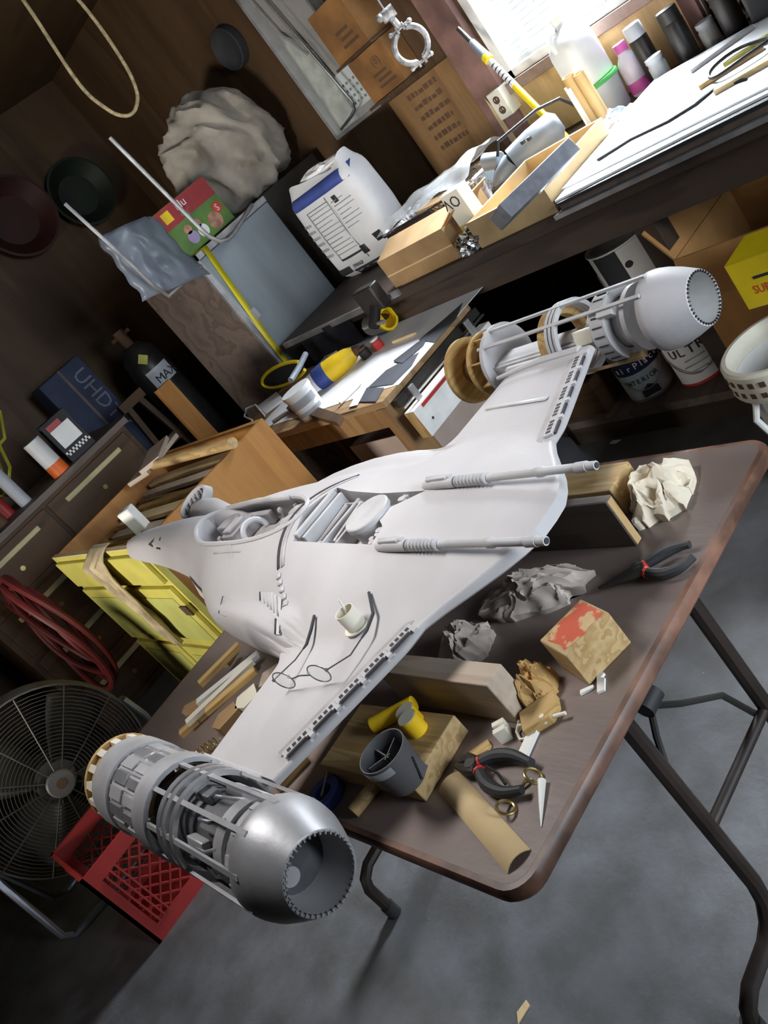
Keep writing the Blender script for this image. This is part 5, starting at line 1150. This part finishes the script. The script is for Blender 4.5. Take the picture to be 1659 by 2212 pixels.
# ---------------------------------------------------------------- fan and crate
FC = Vector((.117, 3.28, .405)); fn = thing('floor_fan', 'round dark grey floor fan with wire guard on a tubular stand', 'fan', (FC.x, FC.y, 0))
ax_ = (CAM - FC); ax_.z *= .4; ax_.normalize(); Mf = axm(Vector((0, 0, FC.z)), Vector((0, 0, 1)).cross(ax_), (0, 0, 1))
mk('fan_wire', (.07, .064, .058), rough=.5, metal=.5, var=.2); mk('fan_rim', (.10, .095, .09), rough=.5, metal=.3, var=.2); mk('fan_blade', (.06, .055, .05), rough=.4, metal=.3, var=.3)
RF = .325
part('rim_band', MB().lathe([(RF, -.07), (RF + .006, -.07), (RF + .012, 0), (RF + .006, .05), (RF, .05)], 48, Mf, closed=True), 'fan_rim', fn)
for k in range(20):
    r = .075 + k * (RF - .075) / 20; zf = .06 + .035 * math.cos(r / RF * PI / 2)
    part('guard_ring', MB().tube([Mf @ Vector((r * math.cos(t), r * math.sin(t), zf)) for t in [i * PI / 20 for i in range(40)]], .0018, 4, closed=True), 'fan_wire', fn)
for k in range(12):
    t = 2 * PI * k / 12 + .2; part('guard_spoke', MB().tube([Mf @ Vector((r * math.cos(t), r * math.sin(t), .062 + .035 * math.cos(r / RF * PI / 2))) for r in (.05, .15, .24, RF)], .0028, 5), 'fan_wire', fn)
hb = part('hub_badge', MB().lathe([(0, .105), (.02, .106), (.045, .104), (.05, .098), (.05, .09), (0, .09)], 28, Mf), 'fan_hub' if 'fan_hub' in MAT else mk('fan_hub', (.14, .135, .13), rough=.5, metal=.3) and 'fan_hub', fn); part('badge_centre', MB().lathe([(0, .1075), (.018, .1075), (.018, .105)], 20, Mf), 'ink_brown', hb)
part('motor', MB().lathe([(0, .03), (.07, .03), (.075, -.1), (0, -.12)], 24, Mf), 'fan_rim', fn)
for k in range(4):
    def bf(u, v, k=k):
        r = .06 + u * (RF - .085); t = 2 * PI * k / 4 + .5 + (v - .5) * (1.15 - .35 * u) ; return (r * math.cos(t), r * math.sin(t), .0 + (v - .5) * .09)
    part('fan_blade', MB().grid(bf, 8, 8, Mf), 'fan_blade', fn, solid=.003)
mk('tube_blue', (.20, .22, .27), rough=.35, metal=.6, var=.2)
Lf = lambda px, py, z: onz(px, py, z) - Vector((FC.x, FC.y, 0))
ft = .014
part('stand', MB().tube([Mf @ Vector((-RF - .02, 0, 0)), Mf @ Vector((-RF - .03, -.12, .02)), Vector((-.36, -.10, .05)), Vector((-.335, -.10, ft)), Vector((-.20, -.12, ft)), Vector((-.06, -.13, ft)), Vector((.25, -.02, ft)), Vector((.33, .05, .05)), Mf @ Vector((RF + .03, -.10, .0)), Mf @ Vector((RF + .02, 0, 0))], ft, 10), 'tube_blue', fn)
part('stand', MB().tube([Mf @ Vector((-RF - .02, 0, -.02)), Vector((-.30, .16, .06)), Vector((-.26, .2, ft)), Vector((.2, .26, ft)), Vector((.3, .2, .06)), Mf @ Vector((RF + .02, 0, -.02))], ft, 10), 'tube_blue', fn)
S_ = .33; H_ = .33
cr = thing('milk_crate', 'red plastic milk crate on the floor beside the fan', 'crate', (-.075, 2.69, 0))
mk('crate_red', (.36, .03, .028), rough=.5, var=.12)
for i, (M_c, nm) in enumerate(((Matrix.Identity(4), 'front'), (Matrix.Translation((S_, 0, 0)) @ rotm(0, 0, PI / 2), 'r'), (Matrix.Translation((S_, S_, 0)) @ rotm(0, 0, PI), 'b'), (Matrix.Translation((0, S_, 0)) @ rotm(0, 0, -PI / 2), 'l'))):
    w1 = part('crate_wall', MB().span((0, 0, 0), (S_, .012, .05)).span((0, 0, H_ - .05), (S_, .012, H_)).span((0, 0, .05), (.04, .012, H_ - .05)).span((S_ - .04, 0, .05), (S_, .012, H_ - .05)), 'crate_red', cr, M=M_c)
    lt = MB()
    for k in range(-3, 9):
        for sg_ in (1, -1):
            pts = [(.04 + k * .045 + (0 if sg_ > 0 else 0) + sg_ * (z - H_ / 2), z) for z in (.05, H_ - .05)]
            x0, x1 = pts[0][0], pts[1][0]
            # clip to the opening
            za, zb = .05, H_ - .05
            def cl(x, z, X0=x0, X1=x1): return z
            seg = []
            for t in [i_ / 24 for i_ in range(25)]:
                x = x0 + (x1 - x0) * t
                if .04 <= x <= S_ - .04: seg.append((x, .006, za + (zb - za) * t))
            if len(seg) > 1: lt.tube([seg[0], seg[-1]], .004, 4)
    tag(part('crate_lattice', lt, 'crate_red', w1, M=M_c), kind='stuff')
    for k in range(3): part('crate_rib', MB().span((.05 + k * .02, -.006, .05), (.056 + k * .02, 0, H_ - .05)), 'crate_red', w1, M=M_c)
part('crate_floor', MB().span((.012, .012, .004), (S_ - .012, S_ - .012, .012)), 'crate_red', cr)
# red hose
hp_ = []
for k in range(260):
    t = k * .1; hp_.append(Vector((.56 + .045 * math.cos(t * .07) + .02 * math.sin(t * 2.3), 3.93 + (.22 + .02 * math.sin(t * .37)) * math.cos(t), .60 + (.30 + .025 * math.sin(t * .61)) * math.sin(t))))
one('red_hose', MB().tube(hp_, .014, 8), 'hose_red', 'coiled red air hose hanging beside the yellow chest', 'hose')
# ---------------------------------------------------------------- tool cabinet at the far left
dc = thing('drawer_cabinet', 'old brown wooden drawer cabinet with long pale handles in the dark back corner', 'cabinet', (.45, 4.3, 0))
part('carcass', MB().span((0, 0, 0), (1.12, .5, .99)), 'cabinet_wood', dc, bevel=.004); part('cabinet_top', MB().span((-.02, -.03, .99), (1.14, .52, 1.02)), 'grey_board', dc)
mk('handle_pale', (.45, .40, .22), rough=.5, var=.1)
for c_ in range(2):
    for r in range(4):
        z = .04 + r * .24; x = .03 + c_ * .54
        d_ = part('drawer', MB().span((x, -.016, z), (x + .52, -.0003, z + .21)), 'cabinet_wood', dc, bevel=.004); part('drawer_handle', MB().span((x + .08, -.036, z + .15), (x + .44, -.0165, z + .175)), 'handle_pale', d_, bevel=.003); part('keyhole', MB().cyl((x + .26, -.017, z + .08), (x + .26, -.0165, z + .08), .012, n=12), 'brass', d_)
tc_ = 1.02
cbx = thing('racing_box', 'dark carton with a white panel and checkered border on the drawer cabinet', 'box', (1.34, 4.32, tc_), -.15); part('box_body', MB().box((0, .06, .11), (.15, .10, .22)), 'ink', cbx, bevel=.002); part('white_panel', MB().span((-.055, .0085, .07), (.055, .0098, .17)), 'can_white', cbx); part('red_panel', MB().span((-.055, .0085, .172), (.02, .0098, .20)), 'red', cbx)
for k in range(14):
    for r in range(2):
        if (k + r) % 2: part('check', MB().span((-.07 + k * .01, .0088, .03 + r * .012), (-.06 + k * .01, .0098, .042 + r * .012)), 'can_white', cbx)
oc = thing('label_can', 'pale can with an orange base beside the checkered carton', 'can', (1.20, 4.36, tc_)); part('can_body', MB().cyl((0, 0, .06), (0, 0, .2), .045, n=22), 'can_white', oc); part('orange_base', MB().cyl((0, 0, 0), (0, 0, .06), .046, n=22), 'orange', oc)
rnd = random.Random(8)
for k in range(7):
    x = .55 + k * .075; mt = ('dull_metal', 'tan_card', 'navy', 'can_white', 'ink_brown', 'red', 'cap_grey')[k]
    lab = ('grey metal', 'tan cardboard', 'navy', 'white', 'brown', 'red', 'pale grey')[k]
    b_ = thing('supply_bottle', lab + ' supply bottle in the clutter on the drawer cabinet', 'bottle', (x, 4.45 + .1 * (k % 2), tc_), group='bottles on the drawer cabinet'); h = .12 + .1 * rnd.random(); part('bottle_body', MB().lathe([(0, 0), (.032, 0), (.032, h), (.014, h + .03), (0, h + .03)], 16), mt, b_); part('cap', MB().cyl((0, 0, h + .028), (0, 0, h + .05), .014), 'black_rubber', b_)
cords = []
for k in range(90): cords.append((1.05 + .28 * noise.noise(Vector((k * .23, 1, 0))) + .1 * math.sin(k * .9), 4.62 + .10 * math.sin(k * .5), 1.48 + .42 * noise.noise(Vector((3, k * .17, 0))) + .14 * math.cos(k * .8)))
one('extension_cable', MB().tube(cords, .009, 6), 'cord_yellow' if 'cord_yellow' in MAT else mk('cord_yellow', (.35, .33, .03), rough=.5) and 'cord_yellow', 'tangled yellow extension cord hanging above the drawer cabinet', 'cord')
cords = [(1.0 + .30 * noise.noise(Vector((k * .21, 7, 0))) + .1 * math.cos(k * .8), 4.92 + .1 * math.cos(k * .45), 1.46 + .40 * noise.noise(Vector((9, k * .19, 0))) + .12 * math.sin(k * .7)) for k in range(80)]
one('extension_cable', MB().tube(cords, .008, 6), 'cap_grey', 'tangled grey cord hanging behind the yellow cord', 'cord')
# cartons and gas cylinder in the dark corner
uh = thing('television_carton', 'navy blue television carton standing on end in the dark corner', 'box', (1.60, 4.95, 0)); part('carton', MB().span((0, 0, 0), (.29, .16, 1.36)), 'navy', uh, bevel=.003); part('edge_strip', MB().span((.135, -.001, 0), (.15, -.0002, 1.36)), 'grey_board', uh)
mk('ink_pale', (.16, .18, .24), rough=.8)
text('UHDTV', axm(Vector((.185, -.002, 1.30)), (0, 0, -1), (1, 0, 0)), .12, 'ink_pale', uh, 'carton_lettering')
one('leaning_board', MB().box((0, 0, .55), (.09, .02, 1.1)), 'grey_board', 'grey board standing left of the navy television carton', 'board', loc=(1.53, 4.92, 0))
gy = thing('gas_cylinder', 'black gas cylinder with a white label and hazard diamond in the dark corner', 'gas cylinder', (2.06, 4.72, 0)); part('cylinder_body', MB().lathe([(0, 0), (.115, 0), (.118, .01), (.118, 1.05), (.10, 1.16), (.05, 1.22), (0, 1.22)], 32), 'black_steel', gy); part('valve', MB().cyl((0, 0, 1.21), (0, 0, 1.32), .03).cyl((-.06, 0, 1.29), (.06, 0, 1.29), .012), 'ink_brown', gy)
lb_ = part('label', MB().lathe([(.1185, .96), (.1195, .96), (.1195, 1.06), (.1185, 1.06)], 14, a0=PI * 1.25, a1=PI * 1.65), 'cap_grey', gy)
wraptext('MAX', None, .1205, .975, .065, 'ink', -.55, lb_)
part('hazard_diamond', MB().prism([(0, -.035), (.035, 0), (0, .035), (-.035, 0)], 0, .002), 'cord_yellow', gy, M=axm(Vector((-.045, -.112, 1.13)), (1, -.4, 0), (0, 0, 1)))
one('leaning_plank', MB().box((0, 0, .50), (.10, .03, 1.0)), 'orange_ply', 'orange-brown plank leaning beside the gas cylinder', 'plank', loc=(1.86, 4.30, 0))
tr2 = thing('wooden_trestle', 'orange wooden trestle standing in front of the navy carton', 'trestle', (1.75, 4.50, 0))
for x0, x1 in ((-.13, -.03), (.16, .05)): part('trestle_leg', MB().tube([(x0, -.05, .0), (x1, 0, 1.03)], .022, 4), 'cabinet_wood', tr2)
part('crossbar', MB().span((-.11, -.035, .72), (.12, -.012, .77)), 'cabinet_wood', tr2); part('top_rail', MB().span((-.07, -.02, 1.0), (.09, .02, 1.05)), 'cabinet_wood', tr2)
# ---------------------------------------------------------------- metal cabinet and what stands on it
mk('steel_blue', (.20, .235, .265), rough=.45, metal=.3, var=.14, scale=5, stretch=(1, 1, .15)); mk('strap_yellow', (.55, .48, .02), rough=.5, var=.1)
CH = 1.38
mc = thing('metal_cabinet', 'tall blue-grey metal cabinet with a yellow strap down its front', 'cabinet', (2.095, 3.65, 0))
part('carcass', MB().span((0, .012, 0), (.515, .62, CH)), 'grey_board', mc, bevel=.004); part('cabinet_door', MB().span((.028, -.008, .03), (.51, .0115, CH - .03)), 'steel_blue', mc, bevel=.004); part('door_frame', MB().span((0, -.004, 0), (.027, .0115, CH)), 'dull_metal', mc); part('top_frame', MB().span((.0, -.004, CH - .028), (.515, .0118, CH)), 'dull_metal', mc)
part('strap', MB().add([(.07, -.011, CH), (.10, -.011, CH), (.05, -.013, .9), (.02, -.013, .9), (.03, -.011, .3), (.0, -.011, .3)], [(0, 1, 2, 3), (3, 2, 4, 5)]).add([(.07, -.011, CH + .002), (.10, -.011, CH + .002), (.16, .3, CH + .004), (.12, .3, CH + .004)], [(0, 1, 2, 3)]), 'strap_yellow', mc, solid=.002)
part('latch', MB().box((.065, -.014, 1.02), (.03, .012, .05)), 'dull_metal', mc)
one('dark_locker', MB().span((0, 0, 0), (.42, .55, 1.38)), 'black_steel', 'dark locker between the metal cabinet and the wall', 'locker', loc=(2.625, 3.70, 0), bevel=.004)
dp = thing('diaper_carton', 'red and green printed diaper carton lying on the metal cabinet', 'box', (2.15, 3.77, CH + .0045), .0)
mk('carton_red', (.34, .02, .025), rough=.5, var=.1); mk('carton_green', (.10, .22, .04), rough=.5, var=.2); mk('skin_print', (.45, .24, .15), rough=.6, var=.25, scale=30); mk('lilac', (.38, .30, .52), rough=.6)
part('carton_body', MB().span((0, 0, 0), (.345, .24, .235)), 'carton_green', dp, bevel=.004); part('red_band', MB().span((0.002, -.0012, .14), (.343, -.0002, .233)), 'carton_red', dp); part('yellow_patch', MB().span((.03, -.0022, .165), (.08, -.0013, .215)), 'yellow_bright', dp)
text('Hu', axm(Vector((.12, -.002, .185)), (1, 0, 0), (0, 0, 1)), .055, 'white_paper', dp, 'carton_lettering'); text('Sli', axm(Vector((.12, -.002, .135)), (1, 0, 0), (0, 0, 1)), .05, 'green', dp, 'carton_lettering')
for k, (x, z, r, mt) in enumerate(((.10, .095, .022, 'skin_print'), (.16, .09, .022, 'skin_print'), (.10, .055, .03, 'lilac'), (.165, .05, .03, 'white_paper'), (.25, .05, .04, 'skin_print'))): part('photo_print', MB().cyl((x, -.0018, z), (x, -.0008, z), r, n=18), mt, dp)
bd_ = part('size_badge', MB().cyl((.30, -.003, .09), (.30, -.0015, .09), .026, n=20), 'red_bright', dp); text('S', axm(Vector((.288, -.0035, .073)), (1, 0, 0), (0, 0, 1)), .045, 'white_paper', bd_, 'badge_lettering')
bag = MB().grid(lambda u, v: (1.92 + (u - .5) * .34 * (1 - .25 * v) + .03 * noise.noise(Vector((u * 4, v * 4, 3))), 3.60 - .06 * math.sin(u * PI) * (1 - .3 * v) + .025 * noise.noise(Vector((u * 6, v * 3, 8))), 1.36 + .32 * v - .10 * (u - .2) * (1 - v) - .06 * u * v), 20, 18)
one('plastic_bag', bag, 'smoky_plastic', 'blue-grey translucent plastic bag hanging at the corner of the metal cabinet', 'bag', solid=.004, smooth=70)
one('bent_chrome_tube', MB().tube([(2.083, 3.5, 1.939), (2.14, 3.5, 1.45), (2.15, 3.5, 1.40), (2.175, 3.5, 1.36), (2.21, 3.5, 1.345), (2.26, 3.51, 1.345), (2.469, 3.56, 1.384)], .0095, 10), 'dull_metal', 'bent chrome tube standing up in front of the diaper carton', 'tube', smooth=60)
one('chrome_rod', MB().tube([(1.732, 3.5, 1.846), (1.768, 3.5, 1.587), (1.80, 3.52, 1.40), (1.84, 3.56, 1.33), (2.085, 3.60, 1.33)], .008, 10), 'dull_metal', 'thin chrome rod rising behind the plastic bag', 'rod')
# cloth bundle
bm_ = bmesh.new(); bmesh.ops.create_icosphere(bm_, subdivisions=5, radius=1); cl_ = MB()
d1, d2, d3 = Vector((.62, 0, -.78)), Vector((.78, 0, .62)), Vector((0, 1, 0))
for v in bm_.verts:
    p = v.co; a, b, c = p.dot(d1), p.dot(d2), p.dot(d3)
    q_ = Vector((a * .9, b * 3.6 + .5 * math.sin(a * 2), c * 1.6))
    f1 = 1 - abs(noise.noise(q_ + Vector((3.3, 1, 2)))) * 2.6; f2 = 1 - abs(noise.noise(Vector((a * 2.2, b * 7.5 + a, c * 3)) + Vector((8, 1, 2)))) * 2.2; f3 = noise.noise(p * 1.0 + Vector((2, 2, 2)))
    r = 1 + .17 * f1 + .06 * f2 + .14 * f3
    sx_ = .27 * (1 - .12 * p.z); cl_.v.append((p.x * r * sx_ - .05 * max(0, p.z), p.y * r * .22, p.z * r * .255))
cl_.f = [tuple(v.index for v in f.verts) for f in bm_.faces]; bm_.free()
zm = min(v[2] for v in cl_.v); cl_.v = [(x, y, max(z, zm * .85) - zm * .85) for x, y, z in cl_.v]
q = ony(520, 290, 3.68); one('canvas_bundle', cl_, 'canvas', 'big bundle wrapped in wrinkled beige canvas above the plaster sack', 'bundle', loc=(2.80, 3.93, CH + .002), smooth=70)
# ---------------------------------------------------------------- on the wall
fr_ = thing('glass_wall_cabinet', 'shallow glass-fronted wall frame holding a calendar and a rolled sheet', 'wall cabinet', (WX - .005, 3.29, 1.35))
for (a, b) in (((-.07, -.185, 0), (0, -.172, .75)), ((-.07, .172, 0), (0, .185, .75)), ((-.07, -.172, 0), (0, .172, .014)), ((-.07, -.172, .736), (0, .172, .75))): part('frame_rail', MB().span(a, b), 'dull_metal', fr_)
part('back_board', MB().span((-.008, -.171, .015), (-.001, .171, .735)), 'grey_board', fr_); part('pane', MB().span((-.068, -.171, .015), (-.065, .171, .735)), 'glass', fr_)
cal = part('calendar', MB().span((-.012, -.10, .05), (-.009, .06, .22)), 'label_pale', fr_)
for r in range(4):
    for k in range(5): part('calendar_mark', MB().span((-.0135, -.09 + k * .028, .07 + r * .03), (-.0122, -.075 + k * .028, .082 + r * .03)), 'ink', cal)
part('rolled_sheet', MB().grid(lambda u, v: (-.03 - .02 * math.sin(u * PI), .16 - .14 * math.sin(u * PI * .5) - .02 * v, .02 + v * .5 * (1 - .3 * u)), 10, 12), 'rolled_green' if 'rolled_green' in MAT else mk('rolled_green', (.30, .33, .29), rough=.7, var=.3, scale=12) and 'rolled_green', fr_, solid=.003)
part('hanger_rod', MB().tube([(-.085, .02, .74), (-.085, -.06, .16), (-.085, -.07, .09), (-.085, -.05, .06), (-.085, .0, .045), (-.085, .10, .03)], .007, 8), 'chrome', fr_)
part('glossy_edge', MB().tube([(-.085, .10, .74), (-.085, .06, .50), (-.085, -.01, .36)], .006, 8), 'silver_bright', fr_)
for k, (y0, y1, z0, z1, dx, lab) in enumerate(((2.86, 3.085, 1.58, 1.80, .16, 'upper stamped orange-brown carton on the wall shelf'), (2.85, 3.085, 1.375, 1.565, .12, 'lower stamped orange-brown carton on the wall shelf'))):
    bx_ = thing('stamped_carton', lab, 'box', (WX - .002, (y0 + y1) / 2, z0)); hw_ = (y1 - y0) / 2; hh = z1 - z0
    part('carton', MB().span((-dx, -hw_, 0), (0, hw_, hh)), 'cardboard_old', bx_, bevel=.002)
    if k == 1: text('(8)', axm(Vector((-dx - .001, .0, hh * .62)), (0, -1, 0), (0, 0, 1)), .05, 'ink_brown', bx_, 'carton_lettering')
    for r in range(3): part('stamp_line', MB().span((-dx - .001, -hw_ * (.7 - .1 * r), hh * (.16 + r * .13)), (-dx, hw_ * (.25 - .1 * (r % 2)), hh * (.22 + r * .13))), 'ink_brown', bx_)
ws = thing('wall_shelf', 'thin brown shelf board under the upper stamped carton', 'shelf', (WX - .001, 2.97, 1.567)); part('shelf_board', MB().span((-.18, -.13, 0), (0, .13, .0115)), 'cabinet_wood', ws)
ws = thing('wall_shelf', 'thin brown shelf board under the lower stamped carton', 'shelf', (WX - .001, 2.97, 1.362)); part('shelf_board', MB().span((-.15, -.13, 0), (0, .13, .0115)), 'cabinet_wood', ws)
wp_ = thing('stamped_plywood', 'brown plywood sheet with black stamped lettering leaning on the wall', 'plywood', (WX - .016, 2.88, BT)); part('sheet', MB().span((0, -.18, 0), (.012, .24, .49)), 'wall_ply' if 'wall_ply' in MAT else wood('wall_ply', (.27, .15, .06), (.19, .10, .035), 2, scale=3, ring=5) and 'wall_ply', wp_)
rnd = random.Random(4)
for r in range(6):
    y = .13
    while y > -.05:
        w_ = .012 + .02 * rnd.random(); part('stamp_mark', MB().span((-.0012, y - w_, .44 - r * .05), (-.0001, y, .465 - r * .05 - .01 * rnd.random())), 'ink_brown', wp_); y -= w_ + .008
one('torn_card_strip', MB().prism([(-.012, 0), (.012, .0), (.016, .10), (.008, .13), (.012, .2), (-.008, .28), (-.014, .15)], 0, .004), 'tan_card', 'torn cardboard strip beside the outlet box', 'cardboard', M=axm(Vector((WX - .046, 2.62, BT)), (0, -1, 0), (0, 0, 1)))
cw = onx(503, 98, WX); wh = thing('black_wall_disc', 'round black dish hanging on the dark wall', 'dish', (WX - .001, cw.y, cw.z)); part('dish', MB().lathe([(0, .02), (.06, .02), (.085, .035), (.095, .05), (.10, .045), (.10, 0), (0, 0)], 32, axm((0, 0, 0), (0, 1, 0), (0, 0, -1)) @ rotm(0, 0, 0)), 'ink', wh)
# hanging pipe clamp
cc = onx(888, 97, 2.75); cl = thing('pipe_clamp', 'galvanised split-ring pipe clamp hanging from a strap', 'clamp', cc)
mk('galvanised', (.45, .45, .46), rough=.45, metal=.6, var=.3, scale=40, bump=.3, bscale=120)
view = (CAM - cc).normalized(); Mc = axm(Vector((0, 0, 0)), Vector((0, 0, 1)).cross(view), (0, 0, 1)); Rr = .062
for a0, a1 in ((PI * .60, PI * 1.42), (-PI * .42, PI * .40)): part('ring_half', MB().tube([Mc @ Vector((Rr * math.cos(t), Rr * math.sin(t), 0)) for t in [a0 + (a1 - a0) * i / 16 for i in range(17)]], .0115, 8), 'galvanised', cl)
for t in (PI * .5, PI * 1.5):
    for s_ in (-1, 1): part('flange', MB().box((0, 0, 0), (.010, .028, .018), Mc @ Matrix.Translation((math.cos(t) * Rr + s_ * .013, math.sin(t) * (Rr + .006), 0))), 'galvanised', cl, bevel=.002)
    p = Vector((0, math.sin(t) * (Rr + .006), 0)); part('bolt', MB().cyl(Mc @ (p + Vector((-.04, 0, 0))), Mc @ (p + Vector((.04, 0, 0))), .006).ball(Mc @ (p + Vector((-.042, 0, 0))), .010, 8).ball(Mc @ (p + Vector((.042, 0, 0))), .010, 8), 'galvanised', cl)
part('swivel', MB().cyl(Mc @ Vector((0, Rr + .01, 0)), Mc @ Vector((-.005, Rr + .05, 0)), .013).cyl(Mc @ Vector((-.035, Rr + .07, 0)), Mc @ Vector((.02, Rr + .07, 0)), .022).ball(Mc @ Vector((-.04, Rr + .075, .012)), .016, 10), 'galvanised', cl)
part('hanger_strap', MB().tube([Mc @ Vector((-.01, Rr + .08, 0)), Vector((0, 0, 2.6 - cc.z))], .004, 6), 'dull_metal', cl)
# rope loop
rp_ = [Vector((2.07, 3.3, 2.598)), Vector((2.05, 3.3, 2.40)), Vector((2.011, 3.3, 2.123)), Vector((2.035, 3.3, 2.0)), Vector((2.072, 3.3, 1.947)), Vector((2.12, 3.3, 1.935)), Vector((2.172, 3.3, 1.962)), Vector((2.205, 3.3, 2.01)), Vector((2.228, 3.3, 2.086)), Vector((2.245, 3.3, 2.22)), Vector((2.247, 3.3, 2.352)), Vector((2.23, 3.3, 2.598))]
Q = []
for i in range(len(rp_) - 1):
    a_, b_, c_, d_ = rp_[max(i - 1, 0)], rp_[i], rp_[i + 1], rp_[min(i + 2, len(rp_) - 1)]
    for k in range(6): t = k / 6; Q.append(.5 * (2 * b_ + (c_ - a_) * t + (2 * a_ - 5 * b_ + 4 * c_ - d_) * t * t + (3 * b_ - a_ - 3 * c_ + d_) * t ** 3))
Q.append(rp_[-1]); one('hanging_rope', MB().tube(Q, .0075, 8), 'rope', 'loop of pale rope hanging from the ceiling', 'rope', smooth=60)
# red plastic dish far back
rb = thing('red_basin', 'dull red round basin hung on the back wall', 'basin', (2.30, BY - .001, 2.12)); part('basin', MB().lathe([(0, .02), (.14, .02), (.22, .10), (.235, .10), (.16, 0), (0, 0)], 32, axm((0, 0, 0), (1, 0, 0), (0, 0, 1))), 'basin_red', rb)
gb = thing('green_basin', 'dark green round basin hung on the back wall', 'basin', (2.72, BY - .001, 2.02)); part('basin', MB().lathe([(0, .02), (.12, .02), (.19, .09), (.205, .09), (.14, 0), (0, 0)], 32, axm((0, 0, 0), (1, 0, 0), (0, 0, 1))), 'basin_green', gb)
# paper scraps on the floor
for k, (px, py, lab) in enumerate(((1128, 2188, 'yellowish wood chip on the floor at the bottom of the photo'), (1205, 1440 + 30, ''), (1330, 955, 'white paper scrap on the floor near the bench'))):
    if lab: one('floor_scrap', MB().prism([(-.022, -.006), (.018, -.010), (.024, .004), (-.004, .010)], 0, .003), 'tan_card' if k == 0 else 'white_paper', lab, 'scrap', loc=onz(px, py, 0), rz=.8 * k)
